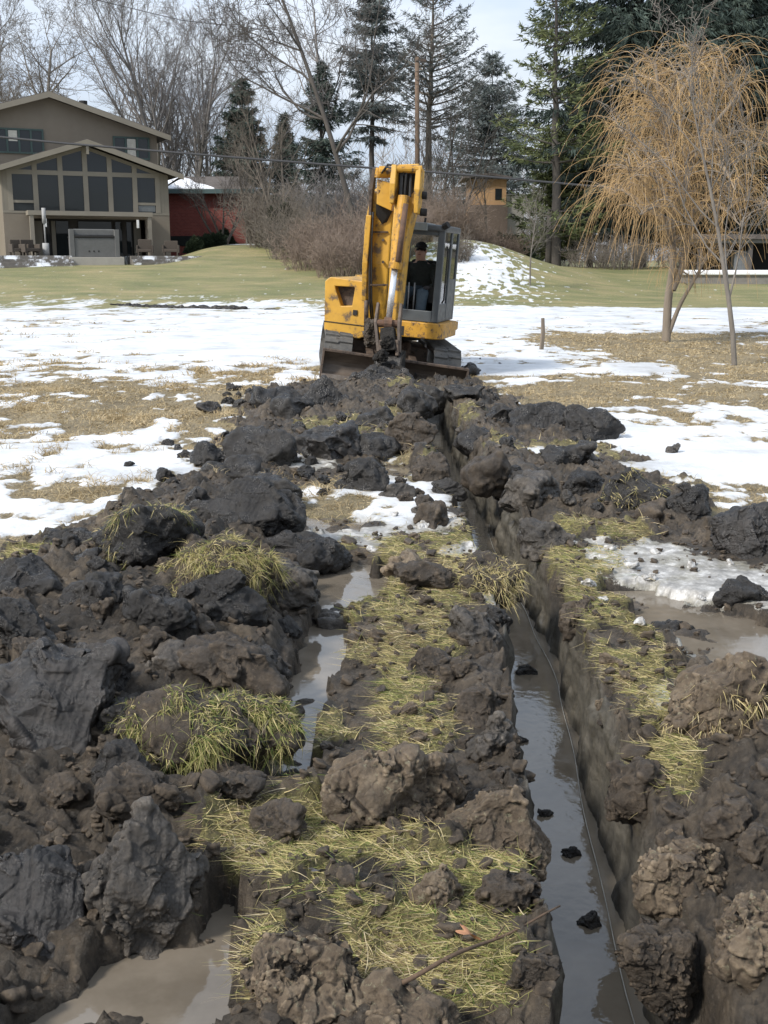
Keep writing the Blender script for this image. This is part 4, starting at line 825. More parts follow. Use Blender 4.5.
# bucket seen from behind, curved back, side walls, teeth in the mud
wx0, wx1 = lp(375.5, 360, 10.5).x, lp(402.5, 360, 10.5).x
c0 = lp(389, 352, 10.52); bk = MB(); arc = [(c0.y+.18-.30*math.sin(t*2.3+.1), c0.z-.02-.25+.30*math.cos(t*2.3+.1)) for t in np.linspace(0, 1, 12)]
arc += [(arc[-1][0]+.25, arc[-1][1]-.10)]; inn = [(y+.02 if i < 9 else y, z+.025 if i > 5 else z-.0) for i, (y, z) in enumerate(arc)]
bk.prism(arc+inn[::-1], 0, wx0, wx1); bucket = bk.build('bucket', simple('black_muddy_steel', (.010, .009, .008), (.024, .020, .017), .45, 9, bump=.6, bscale=30, bdist=.02), EX)
for x in (wx0, wx1): MB().prism(arc, 0, x-.012, x+.012).build('bucket_side', MUDK, bucket)
for k in range(4): x = wx0+.06+(wx1-wx0-.12)*k/3; MB().beam([(x, arc[-1][0]-.02, arc[-1][1]), (x, arc[-1][0]+.12, arc[-1][1]-.05)], [.05, .02], [.03, .015]).build('tooth', STEEL, bucket)
MB().beam([lp(381.5, 340, 10.5), lp(381.5, 356, 10.47)], [.05, .05], [.1, .1]).beam([lp(397.5, 340, 10.5), lp(397.5, 356, 10.47)], [.05, .05], [.1, .1]).build('bucket_ear', STEEL, bucket, bevel=.01)
# mud sticking to the bucket and lying on it
for (px, py, Y, s, lab) in ((372, 333, 10.9, (.13, .14, .22), 'sticky dark mud packed left of the bucket link'), (389, 371, 10.4, (.24, .2, .14), 'black mud caked around the buried bucket'), (386, 343, 10.42, (.10, .08, .11), 'black mud stuck between the bucket links'), (381, 358, 10.3, (.12, .1, .13), 'black mud clinging to the left face of the bucket')):
    V_, F_ = clod_verts(s, int(px), 6, rough=1.5); c = P(px, py, Y+5.75); o = mesh_np('mud_lump', V_, F_, BLACK if px > 380 else DARKBR, None, True); o.data.materials[0] = MUDK if px > 380 else DARKBR; o.location = tuple(c); tag(o, lab, 'mud')
# a small rubbing of letters on the head plate is illegible in the photo and left as wear
# ------------------------------------------------------------------ operator
def skin(name, joints, edges, radii, mat, parent, sub=2):
    m = bpy.data.meshes.new(name); m.from_pydata(joints, edges, []); m.materials.append(mat); o = bpy.data.objects.new(name, m); COL.objects.link(o); o.parent = parent
    s = o.modifiers.new('skin', 'SKIN'); s.use_smooth_shade = True
    for i, r in enumerate(radii): v = m.skin_vertices[0].data[i]; v.radius = r if isinstance(r, tuple) else (r, r); v.use_root = (i == 0)
    u = o.modifiers.new('sub', 'SUBSURF'); u.levels = sub; u.render_levels = sub; return o
SKN = simple('skin', (.58, .33, .24), (.50, .27, .19), .5, bump=.05); JKT = simple('black_jacket_cloth', (.016, .018, .015), (.026, .028, .024), .8, 12, bump=.5, bscale=18, bdist=.03)
JNS = simple('denim', (.05, .075, .10), (.085, .115, .14), .85, 10, bump=.3, bscale=40); GLV = simple('grey_glove', (.06, .055, .06), None, .8); BOOT = simple('boot', (.03, .022, .016), None, .7); CAP = simple('dark_cap', (.03, .026, .024), None, .8); HAIR = simple('dark_hair', (.02, .014, .01), None, .8)
pr = empty('person', tuple(EM @ Vector((PXC, .0, 1.26))), 'man in black jacket, dark cap and jeans seated in the excavator cab', 'person', rot=(0, R(4.6), R(-14)))
pr.scale = (1.1, 1.1, 1.06); pr.location.z -= .04
J = [(0, .02, .0), (0, .05, .18), (0, .04, .34), (0, .0, .47), (-.01, -.03, .545), (-.015, -.06, .63), (-.015, -.07, .70),         # pelvis..head 0-6
     (-.19, .0, .42), (-.25, -.10, .20), (-.22, -.33, .14), (-.21, -.40, .16),  # right arm 7-10
     (.19, .0, .42), (.27, -.10, .20), (.20, -.31, .13), (.19, -.38, .15),      # left arm 11-14
     (-.11, -.08, .03), (-.15, -.46, .10), (-.15, -.50, -.25), (-.16, -.60, -.29),
     (.11, -.08, .03), (.14, -.46, .09), (.14, -.50, -.25), (.15, -.60, -.29)]
E = [(0, 1), (1, 2), (2, 3), (3, 4), (4, 5), (5, 6), (3, 7), (7, 8), (8, 9), (9, 10), (3, 11), (11, 12), (12, 13), (13, 14), (0, 15), (15, 16), (16, 17), (17, 18), (0, 19), (19, 20), (20, 21), (21, 22)]
Rr_ = [(.08, .07), (.08, .06), (.08, .06), (.06, .05), .052, (.085, .095), (.080, .09), .06, .045, .035, .035, .06, .045, .035, .035, .085, .062, .045, .04, .085, .062, .045, .04]
skin('body', J, E, Rr_, SKN, pr)
jk = MB(); rings = []
for z_, cy_, rx_, ry_ in ((-.10, .03, .17, .15), (-.02, .03, .185, .16), (.08, .04, .18, .15), (.2, .035, .19, .145), (.32, .03, .215, .14), (.41, .01, .235, .13), (.475, .0, .19, .11), (.50, -.01, .085, .085), (.535, -.02, .075, .075)):
    rx_ *= 1.07
    rings.append([(rx_*math.cos(2*math.pi*j/20)*(1+.03*math.sin(j*2.3+z_*30)), cy_+ry_*math.sin(2*math.pi*j/20), z_) for j in range(20)])
jk.loft(rings)
for sh, el, ha in ((J[7], J[8], J[9]), (J[11], J[12], J[13])):
    sh = (sh[0]*1.0, sh[1], sh[2]); mid = tuple((a_+b_)/2 for a_, b_ in zip(sh, el)); jk.tube([(sh[0]*.75, sh[1], sh[2]+.01), sh, mid, el, tuple((a_+b_)/2 for a_, b_ in zip(el, ha)), ha], [.085, .095, .078, .066, .056, .048], 12)
jk.build('jacket', JKT, pr, smooth=True)
skin('trousers', [J[i] for i in (0, 15, 16, 17, 19, 20, 21)], [(0, 1), (1, 2), (2, 3), (0, 4), (4, 5), (5, 6)], [(.17, .14), .115, .092, .075, .115, .092, .075], JNS, pr)
for s_ in (-1, 1): skin('boot', [(s_*.15, -.50, -.24), (s_*.15, -.52, -.31), (s_*.155, -.64, -.33)], [(0, 1), (1, 2)], [.055, .05, .04], BOOT, pr)
def hand(sx, c):
    m = [(c[0], c[1], c[2])]; 
    js = [c, (c[0], c[1]-.05, c[2]+.005)]; ed = [(0, 1)]; rd = [.030, (.036, .024)]
    for k in range(4):
        x = c[0]+(k-1.5)*.021; b = len(js); js += [(x, c[1]-.085, c[2]+.012), (x, c[1]-.105-.004*(k in (1, 2)), c[2]-.012), (x, c[1]-.088, c[2]-.03)]; ed += [(1, b), (b, b+1), (b+1, b+2)]; rd += [.011, .010, .009]
    b = len(js); js += [(c[0]-sx*.035, c[1]-.03, c[2]-.005), (c[0]-sx*.04, c[1]-.065, c[2]-.022)]; ed += [(0, b), (b, b+1)]; rd += [.013, .010]
    return skin('glove', js, ed, rd, GLV, pr, 1)
hand(-1, (-.215, -.37, .16)); hand(1, (.19, -.35, .155))
# head details: cap with peak, nose, ears, hair, eyes
hx, hy, hz = -.015, -.065, .672
o = MB(); 
def ell(m, c, r, nu=16, nv=10, v0=0., v1=1.):
    rings = []
    for i in range(nv+1):
        a = math.pi*(v0+(v1-v0)*i/nv); rings.append([(c[0]+r[0]*math.sin(a)*math.cos(2*math.pi*j/nu), c[1]+r[1]*math.sin(a)*math.sin(2*math.pi*j/nu), c[2]+r[2]*math.cos(a)) for j in range(nu)])
    return m.loft(rings, True)
cp = ell(MB(), (hx, hy+.012, hz+.055), (.090, .106, .085), 18, 8, .02, .50).build('cap', CAP, pr, smooth=True)
pk = [(hx+.075*math.cos(a), hy-.08+.085*math.sin(a), hz+.058-.012*abs(math.cos(a))) for a in np.linspace(math.pi, 2*math.pi, 11)]; MB().loft([[(p[0], p[1], p[2]) for p in pk], [(p[0], p[1], p[2]+.007) for p in pk]]).build('cap_peak', CAP, cp)
ell(MB(), (hx, hy+.032, hz+.005), (.082, .080, .07), 16, 8).build('hair', HAIR, pr, smooth=True)
MB().tube([(hx, hy-.085, hz+.015), (hx, hy-.105, hz-.018), (hx, hy-.088, hz-.025)], [.008, .014, .010], 8).build('nose', SKN, pr, smooth=True)
for s_ in (-1, 1):
    ell(MB(), (hx+s_*.078, hy-.005, hz), (.012, .022, .032), 10, 6).build('ear', SKN, pr, smooth=True); ell(MB(), (hx+s_*.030, hy-.080, hz+.012), (.012, .008, .007), 10, 6).build('eye', DARK, pr, smooth=True)
ell(MB(), (hx, hy-.083, hz-.050), (.024, .008, .006), 10, 6).build('mouth', simple('lips', (.25, .10, .08), None, .5), pr, smooth=True)
# ------------------------------------------------------------------ house
SID = simple('taupe_siding', (.195, .166, .128), (.168, .142, .110), .8, .6, bump=.1, bscale=8); TRIM = simple('beige_trim', (.225, .20, .158), (.19, .17, .135), .7, 1, bump=.05)
def siding(name, c, per=.3):
    m, nt, b = newmat(name); q = N(nt); co = q.coord(); w_ = q.n('ShaderNodeTexWave', wave_type='BANDS', bands_direction='X', wave_profile='SAW'); w_.inputs['Scale'].default_value = .314/per*1.0; q.l(co, w_.inputs['Vector'])
    gv = q.mr(w_.outputs['Fac'], .0, .08, .62, 1, 'LINEAR'); cc_ = q.mix(1., q.ramp(q.noise(co, .5, 5), [(.35, c), (.65, tuple(x*.86 for x in c))]), gv, 'MULTIPLY'); q.l(cc_, b.inputs['Base Color']); b.inputs['Roughness'].default_value = .8; return m
SIDV = siding('board_siding', (.20, .178, .14)); ROOFM = simple('brown_shingles', (.11, .095, .085), (.075, .065, .06), .9, 3, bump=.4, bscale=14)
def wglass(name, c=(.018, .021, .022)):
    m, nt, b = newmat(name); q = N(nt); b.inputs['Base Color'].default_value = (*c, 1); b.inputs['Roughness'].default_value = .04; b.inputs['IOR'].default_value = 1.45; co = q.coord(); q.l(q.bump(q.noise(co, 1.2, 2), .04, .05), b.inputs['Normal']); return m
WG = wglass('window_glass'); DGREEN = simple('dark_teal_frame', (.05, .085, .075), None, .6); CURT = simple('pale_blind', (.55, .53, .46), None, .8)
HY, HYAW = 50.*KY, R(24)
hr = P(171, 256, HY); HM = Matrix.Translation((hr[0], hr[1], 0)) @ Matrix.Rotation(HYAW, 4, 'Z'); HI = HM.inverted()
hz0 = gz(hr[0], hr[1])-.05
def H(px, py, y=0.):                                # surveyed point on the house's plane y=const -> local (x, z)
    o = HI @ Vector((0, 0, CH)); d = HI.to_3x3() @ Vector(ray(px, py)); t = (y-o.y)/d.y; p = o+d*t; return p.x, p.z
HS = empty('house', tuple(HM.translation), 'large taupe split level house with gabled glass wall on the left', 'house', rot=(0, 0, HYAW))
zb = H(150, 256.5)[1]; zb0 = zb; ze = H(180, 176)[1]; xp, zp = H(84.6, 141); xe = H(180, 176)[0]; xl_ = 2*xp-xe; zl = ze
slope = (zp-ze)/(xe-xp)
xw = .0; xwl = xl_+(xe-0)
MBx = lambda poly, a, b: MB().prism(poly, 1, a, b)
wall_top = lambda x: zp-.28-abs(x-xp)*slope
# front wall pieces around the glazing: columns of the glazing grid
cols = [H(px, 212)[0] for px in (11.5, 37.0, 62.5, 87.2, 111.5, 136, 158.5)]
z_lo = H(84, 212)[1]; z_tr = H(84, 176)[1]; z_tr2 = H(84, 171.5)[1]; z_mid = H(145, 204)[1]; z_door = H(84, 219)[1]
xr_ = 0.; 
wl = MB(); wl.prism([(cols[-1], z_lo), (xr_, z_lo), (xr_, wall_top(xr_)), (cols[-1], wall_top(cols[-1]))], 1, 0, .25); wl.build('wall', SIDV, HS)
MB().prism([(xwl, z_lo), (cols[0], z_lo), (cols[0], wall_top(cols[0])), (xwl, wall_top(xwl))], 1, 0, .25).build('wall', SIDV, HS)
MB().box(xwl, xr_, -.02, .27, z_lo-.12, z_lo).build('wall_trim', TRIM, HS)
xo0, xo1 = H(30, 230)[0], H(146, 230)[0]
MB().box(xwl, xo0, 0, .25, zb0-1.5, z_lo-.12).build('wall', SID, HS); MB().box(xo1, xr_, 0, .25, zb0-1.5, z_lo-.12).build('wall', SID, HS); MB().box(xo0, xo1, .0, .25, z_door, z_lo-.12).build('wall', SID, HS)
MB().box(-.25, 0, .25, 9, zb0-1.5, wall_top(0)+.1).build('wall', SID, HS); MB().box(xwl, xwl+.25, .25, 9, zb0-1.5, wall_top(xwl)+.1).build('wall', SID, HS)
# mullions
fw = .15
for i, x in enumerate(cols): MB().box(x-fw, x+fw, -.03, .22, z_lo, min(wall_top(x-fw), wall_top(x+fw))-.0).build('mullion', TRIM, HS)
MB().box(cols[0], cols[-1], -.02, .2, z_tr-.0, z_tr2).build('transom', TRIM, HS)
for i in range(6):
    a, b = cols[i]+fw, cols[i+1]-fw
    w_ = MB().box(a, b, .06, .10, z_lo+.02, z_tr).build('window', WG, HS)
    if i in (0, 5): MB().box(a, b, -.0, .12, z_mid-.08, z_mid+.08).build('window_rail', TRIM, w_)
    if i == 5: MB().box(a+.04, b-.04, .045, .055, z_lo+.1, z_mid-.1).build('blind', simple('dim_blind', (.16, .17, .17), None, .6), w_)
    ta, tb = wall_top(a)-.22, wall_top(b)-.22
    if min(ta, tb) > z_tr2+.05: MB().prism([(a, z_tr2), (b, z_tr2), (b, tb), (a, ta)], 1, .06, .10).build('window', WG, HS)
    else: MB().prism([(a, z_tr2), (b, z_tr2), (b, max(tb, z_tr2+.06)), (a, max(ta, z_tr2+.06))], 1, .06, .10).build('window', WG, HS)
MB().prism([(cols[0], wall_top(cols[0])-.22), (xp, wall_top(xp)-.22), (cols[-1], wall_top(cols[-1])-.22), (cols[-1], wall_top(cols[-1])), (xp, wall_top(xp)), (cols[0], wall_top(cols[0]))], 1, .0, .2).build('gable_trim', TRIM, HS)
# roof of the glazed wing
rt = .22; rf = MB().prism([(xl_, ze-.05), (xp, zp-.05), (xe, ze-.05), (xe, ze+.06), (xp, zp+.08), (xl_, ze+.06)], 1, -.85, 9).build('roof', ROOFM, HS)
MB().prism([(xl_-.02, ze-.30), (xp, zp-.30), (xe+.02, ze-.30), (xe+.02, ze+.02), (xp, zp+.03), (xl_-.02, ze+.02)], 1, -.93, -.86).build('fascia', TRIM, rf)
MB().prism([(xl_, ze-.12), (xp, zp-.12), (xe, ze-.12), (xe, ze-.06), (xp, zp-.06), (xl_, ze-.06)], 1, -.84, -.02).build('soffit', TRIM, rf)
MB().box(xp-.08, xp+.08, -.86, -.70, zp-.85, zp-.12).build('king_post', TRIM, rf)
MB().tube([(xe-.02, -.6, ze-.16), (xe-.02, .6, ze-.16), (.09, .7, ze-.6), (.09, .7, zb0-.3)], .07, 8).build('downspout', simple('brown_spout', (.06, .04, .03), None, .6), HS)
# lower storey opening with sliding doors behind
MB().box(xo0-.12, xo0+.12, -1.2, -.95, zb0-.6, z_door+.15).build('pergola_post', TRIM, HS); MB().box(xo1-.12, xo1+.12, -1.2, -.95, zb0-.6, z_door+.15).build('pergola_post', TRIM, HS); MB().box(xo0-.2, xo1+.2, -1.25, -.1, z_door+.15, z_door+.42).build('pergola_beam', TRIM, HS)
MB().box(xo0, xo1, 1.6, 1.7, zb0-1, z_door+.1).build('recess_wall', simple('recess_shade', (.05, .045, .04), (.08, .07, .06), .9, 1), HS)  # shade of the recess put into the wall colour
for px0, px1, mt in ((34, 43, TRIM), (46, 50, WG), (52, 56, TRIM), (56.5, 69, WG), (116, 122, WG), (127, 133, WG), (134, 141, TRIM), (79, 112, WG)):
    a, b = H(px0, 240, 1.5)[0], H(px1, 240, 1.5)[0]; MB().box(a, b, 1.45, 1.55, zb0-.5, z_door-.1).build('door_panel' if mt is TRIM else 'sliding_door', mt, HS)
for px in (45, 137): a = H(px, 225, -1.)[0]; MB().box(a-.06, a+.06, -1.35, -1.2, z_door-.55, z_door-.05).build('wall_lantern', simple('lantern_glass', (.75, .75, .72), None, .4), HS)
# tall rear block
yb_ = 5.
xp2, zp2 = H(47, 94, yb_); xe2, ze2 = H(168, 137.5, yb_); s2 = (zp2-ze2)/(xe2-xp2); xw2 = H(158, 170, yb_)[0]; xl2 = 2*xp2-xe2
MB().prism([(2*xp2-xw2, zb0-1), (xw2, zb0-1), (xw2, zp2-.2-(xw2-xp2)*s2), (xp2, zp2-.2), (2*xp2-xw2, zp2-.2-(xw2-xp2)*s2)], 1, yb_, yb_+11).build('upper_wall', SID, HS)
rf2 = MB().prism([(xl2, ze2-.08), (xp2, zp2-.08), (xe2, ze2-.08), (xe2, ze2+.08), (xp2, zp2+.10), (xl2, ze2+.08)], 1, yb_-.8, yb_+11.6).build('roof', ROOFM, HS)
MB().prism([(xl2, ze2-.30), (xp2, zp2-.30), (xe2, ze2-.30), (xe2, ze2+.04), (xp2, zp2+.06), (xl2, ze2+.04)], 1, yb_-.88, yb_-.81).build('fascia', TRIM, rf2)
MB().tube([(xp2+2.8, yb_+3, zp2-1), (xp2+2.8, yb_+3, zp2+.1)], .28, 10).build('chimney', DARK, rf2)
for (x0, x1, y0, y1, npn) in ((-6, 43.5, 130, 152, 4), (113.5, 149, 138.5, 158, 3)):
    a, zt = H(x0, y0, yb_); b, zbm = H(x1, y1, yb_); zt = H((x0+x1)/2, y0, yb_)[1]; zbm = H((x0+x1)/2, y1, yb_)[1]
    w_ = MB().box(a, b, yb_-.05, yb_-.003, zbm, zt).build('window', WG, HS)
    fm = MB()
    for k in range(npn+1): xx = a+(b-a)*k/npn; fm.box(xx-.06, xx+.06, yb_-.11, yb_-.055, zbm-.06, zt+.06)
    fm.box(a-.06, b+.06, yb_-.105, yb_-.052, zt, zt+.10); fm.box(a-.06, b+.06, yb_-.105, yb_-.052, zbm-.10, zbm); fm.build('window_frame', DGREEN, w_)
    k = 1; MB().box(a+(b-a)*k/npn+.1, a+(b-a)*(k+1)/npn-.1, yb_-.06, yb_-.052, zbm+.05+(.45*(zt-zbm) if npn == 4 else 0), zt-.04).build('blind', CURT, w_)
# terrace: deck steps, hot tub, plinth, chairs
DK = simple('weathered_deck', (.17, .155, .135), (.11, .10, .09), .85, 2, bump=.3, bscale=20, dirt=((.75, .77, .8), 1.2, .50)); GRTUB = simple('hot_tub_panel', (.115, .115, .112), (.095, .095, .092), .6, 3)
def hp_(px, y): return H(px, 250, y)[0]
def steps(px0, px1, yf_, n, lab):
    m = MB(); a, b = hp_(px0, -3), hp_(px1, -3); zt = zb0
    t = empty('terrace_steps', tuple(HM @ Vector(((a+b)/2, -3, zt-1))), lab, 'steps', rot=(0, 0, HYAW)); c = (a+b)/2
    for k in range(n): MB().box(a-c, b-c, -1.4-.45*k+.0, (-1.4-.45*(k-1) if k else 2.6)-.003, .2, 1.0-.2*k-.0).build('tread', DK, t, bevel=.01)
steps(-14, 68, 0, 4, 'long grey weathered timber steps left of the hot tub'); steps(126, 196, 0, 4, 'snow dusted timber steps right of the hot tub')
def plc(name, px, py, y, lab, cat): x, z = H(px, py, y); return empty(name, tuple(HM @ Vector((x, y, z))), lab, cat, rot=(0, 0, HYAW)), x, z
pa, pb = hp_(69, -4.6), hp_(124, -4.6)
o = MB().box(pa, pb, -4.6, -1.2, zb0-.75, zb0-.08).build('concrete_plinth', simple('pale_concrete', (.36, .34, .30), (.30, .28, .25), .85, 2), bevel=.02); o.location = HS.location; o.rotation_euler = HS.rotation_euler; tag(o, 'pale concrete plinth under the grey hot tub', 'plinth')
tub = empty('hot_tub', tuple(HM @ Vector((0, 0, 0))), 'grey square hot tub with raised folded cover on the terrace', 'hot tub', rot=(0, 0, HYAW)); tub.location = tuple(HM @ Vector((0, 0, 0)))
ta, tb_ = hp_(75, -4.2), hp_(116, -4.2); z1_ = H(96, 238, -4.2)[1]; z0_ = zb0-.08; zt_ = H(96, 229, -4.2)[1]
MB().box(ta, tb_, -4.2, -1.9, z0_, z1_).build('tub_body', GRTUB, tub, bevel=.03); MB().box(ta-.03, tb_+.03, -4.24, -1.86, z1_+.0, z1_+.14).build('tub_rim', DARK, tub, bevel=.03); MB().box(ta, tb_, -4.0, -3.6, z1_+.14, zt_).build('folded_cover', simple('tub_cover', (.13, .13, .125), (.10, .10, .10), .7, 3), tub, bevel=.05)
for px in (72.5, 117.5): x = hp_(px, -4.2); MB().box(x-.14, x+.14, -4.25, -3.9, z0_, zt_-.02).build('cover_post', GRTUB, tub, bevel=.02)
for k in range(3): x = (ta+tb_)/2+(k-1)*.28-.1; MB().tube([(x, -4.215, z0_+.35), (x, -4.20, z0_+.35)], .05, 8).build('vent', DARK, tub)
WK = simple('dark_wicker', (.05, .04, .033), (.08, .065, .05), .85, 20, bump=.5)
def chair(px, lab, yy=-2.6, s=1.):
    x = hp_(px, yy); t = empty('patio_chair', tuple(HM @ Vector((x, yy, zb0))), lab, 'chair', 'wicker chairs on the terrace', rot=(0, 0, HYAW+random.uniform(-.4, .4)))
    MB().box(-.42, .42, -.4, .4, .25, .45).build('seat', WK, t, bevel=.03); MB().box(-.42, .42, .3, .42, .45, .95*s).build('backrest', WK, t, bevel=.03)
    for sx in (-1, 1): MB().box(sx*.47-.05, sx*.47+.05, -.4, .4, .2, .68).build('armrest', WK, t, bevel=.02)
    for sx in (-1, 1):
        for sy in (-1, 1): MB().box(sx*.4-.04, sx*.4+.04, sy*.35-.04, sy*.35+.04, 0, .25).build('leg', WK, t)
chair(19, 'dark wicker chair on the terrace at the far left'); chair(30, 'dark wicker chair beside the white umbrella pole', -2.9); chair(145, 'dark wicker chair just right of the hot tub', -2.0, 1.1); chair(171, 'dark wicker chair at the right corner of the house', -2.9); 
x = hp_(46, -2.6); o = MB().tube([(0, 0, 0), (0, 0, .75)], .20, 12).tube([(0, 0, .75), (0, 0, 2.6)], .05, 8).tube([(0, 0, 1.9), (0, 0, 2.8)], .12, 8).build('closed_parasol', simple('white_canvas', (.36, .36, .35), (.26, .26, .26), .8), smooth=True); o.location = tuple(HM @ Vector((x, -2.6, zb0))); tag(o, 'closed white parasol in its stand on the terrace', 'parasol')
# ------------------------------------------------------------------ red brick shed wing
def brick():
    m, nt, b = newmat('red_brick'); q = N(nt); co = q.coord(); t = q.n('ShaderNodeTexBrick'); t.inputs['Scale'].default_value = 2.2; t.inputs['Color1'].default_value = (.20, .045, .035, 1); t.inputs['Color2'].default_value = (.145, .03, .025, 1); t.inputs['Mortar'].default_value = (.16, .08, .065, 1); t.inputs['Mortar Size'].default_value = .015
    mp = q.n('ShaderNodeMapping'); mp.inputs['Rotation'].default_value = (math.pi/2, 0, 0); q.l(co, mp.inputs[0]); q.l(mp.outputs[0], t.inputs['Vector']); q.l(t.outputs['Color'], b.inputs['Base Color']); b.inputs['Roughness'].default_value = .85; return m
Y2 = 60.*KY; A_ = P(165, 240, Y2); B_ = P(247, 240, Y2); ES = P(200, 190, Y2); PK = P(190, 175, Y2+3)
bs = empty('brick_building', (B_[0], Y2, 0), 'low red brick building with brown roof partly under snow', 'building'); w_ = A_[0]-B_[0]-3
BRK = brick(); MB().box(w_, 0, 0, 8, P(200, 252, Y2)[2]-1, ES[2]).build('wall', BRK, bs)
rz = P(200, 176, Y2+3.5)[2]
rr_ = MB().add([(w_-.6, -.7, ES[2]), (.7, -.7, ES[2]), (-.9, 4, rz), (w_-.6, 4, rz), (w_-.6, 8.7, ES[2]), (.7, 8.7, ES[2]), (w_-.6, -.7, ES[2]-.25), (.7, -.7, ES[2]-.25), (.7, 8.7, ES[2]-.25), (w_-.6, 8.7, ES[2]-.25)], [(0, 1, 2, 3), (3, 2, 5, 4), (1, 5, 2), (0, 3, 4), (0, 6, 7, 1), (1, 7, 8, 5), (6, 9, 8, 7)]).build('roof', ROOFM, bs)
SNOWM = simple('roof_snow', (.82, .84, .87), (.76, .78, .82), .5, 2, bump=.15, bscale=3, bdist=.1)
sa, sb = P(168, 190, Y2)[0]-B_[0], P(216, 190, Y2)[0]-B_[0]; sl_ = (rz-ES[2])/4.7
def rs(x, y, h=.13): return (x, y, ES[2]+(y+.7)*sl_+h)
sp_ = [(sa-2, -.68), (sb, -.68), (sb-.8, .4), (sb-1.8, 1.2), (sb-2.3, 2.4), (sb-3.2, 3.3), (sb-3.4, 3.95), (sa-2, 3.95)]
MB().add([rs(x, y) for x, y in sp_]+[rs(x, y, .005) for x, y in sp_], [tuple(range(8))]+[(i, i+8, (i+1) % 8+8, (i+1) % 8) for i in range(8)]).build('roof_snow', SNOWM, rr_, bevel=.05)
MB().box(w_-.6, .72, -.78, -.70, ES[2]-.3, ES[2]+.03).build('gutter', simple('teal_gutter', (.06, .10, .10), None, .6), rr_)
xx = P(181, 235, Y2)[0]-B_[0]; MB().box(xx-.8, xx+.9, -.05, .05, P(0, 246, Y2)[2], P(0, 236, Y2)[2]).build('basement_window', WG, bs)
MB().tube([(-.0, -.1, ES[2]), (-.0, -.1, .5)], .07, 6).build('downspout', simple('grey_spout', (.25, .24, .22), None, .6), bs)
# ochre house far right behind the trees
Y3 = 78.*KY; a = P(470, 205, Y3); b = P(520, 205, Y3); o_ = empty('ochre_house', (a[0], Y3, 0), 'ochre timber house half hidden behind the evergreens', 'house'); wd = b[0]-a[0]
zt_ = P(0, 179, Y3)[2]; zb_ = P(0, 204, Y3)[2]
MB().box(0, wd*.72, 0, 6, zb_-6, zt_).build('wall', siding('ochre_boards', (.38, .23, .11), .5), o_); MB().box(wd*.72, wd*1.1, .5, 6, zb_-6, zt_-1.4).build('wall', simple('pale_wall', (.32, .30, .26), None, .8), o_)
MB().prism([(-.8, zt_), (wd*.36, zt_+.35), (wd*.8, zt_), (wd*.8, zt_+.2), (wd*.36, zt_+.55), (-.8, zt_+.2)], 1, -.8, 7).build('roof', ROOFM, o_)
for fx in (.5,): MB().box(wd*fx, wd*(fx+.13), -.04, .02, zb_+.4, zb_+1.5).build('window', WG, o_)
MB().box(0, wd*.75, -.3, 0, zb_-6, zb_-.1).build('lower_wall', simple('brown_stone', (.12, .09, .07), None, .9), o_)
# far right: low dark garden shelter and snow topped wall
Y4 = 46.*KY; a = P(700, 262, Y4); b = P(800, 262, Y4); sh = empty('garden_shelter', (a[0], Y4, 0), 'dark open garden shelter behind the willow at the right edge', 'shelter'); wd = b[0]-a[0]
z0, z1 = gz(a[0], Y4)-.2, P(0, 243, Y4)[2]
for k in range(5): MB().box(wd*k/4-.12, wd*k/4+.12, 0, .24, z0, z1).build('post', simple('grey_timber', (.10, .09, .085), None, .8), sh)
MB().box(-.5, wd+.5, -.2, 4, z1, z1+.22).build('roof_edge', simple('pale_fascia', (.15, .145, .135), (.10, .10, .095), .7), sh); MB().box(0, wd, 3.6, 3.8, z0, z1).build('back_wall', DARK, sh); MB().box(-.7, wd+.7, -.4, 4.2, z1+.225, z1+.5).build('roof', ROOFM, sh)
MB().box(wd*.36, wd*.52, .3, 1.1, z0, z0+1.5).build('cabinet', simple('grey_panel', (.16, .17, .18), None, .7), sh)
a = P(676, 270, 41*KY); b = P(830, 270, 41*KY)
o = MB().box(0, b[0]-a[0], 0, .8, -.6, .10).build('retaining_wall', simple('stone_wall', (.2, .19, .17), (.14, .13, .12), .9, 3), bevel=.03); o.location = (a[0], 41*KY, P(0, 277, 41*KY)[2]); o.rotation_euler = (0, 0, R(-4)); wl_ = empty('garden_wall', (a[0], 41*KY, o.location.z), 'low garden wall capped with snow behind the willow', 'wall', rot=(0, 0, R(-4))); o.location = (0, 0, 0); o.rotation_euler = (0, 0, 0); o.parent = wl_
MB().box(-.1, b[0]-a[0], -.15, 1.6, .10, .36).build('snow_cap', SNOWM, wl_, bevel=.08)
# stake, shed bench in the distance
g = G(541, 352); z = gz(g[0], g[1]); o = MB().beam([(0, 0, -.2), (.02, 0, .35), (.0, .01, .62)], [.075, .07, .06], [.07, .06, .04]).build('wooden_stake', simple('grey_weathered_wood', (.20, .16, .12), (.12, .10, .08), .85, 6, stretch=(1, 1, .15)), bevel=.006); o.location = (g[0], g[1], z); o.rotation_euler = (0, R(2), .3); tag(o, 'short weathered wooden stake standing in the snowy field', 'stake')
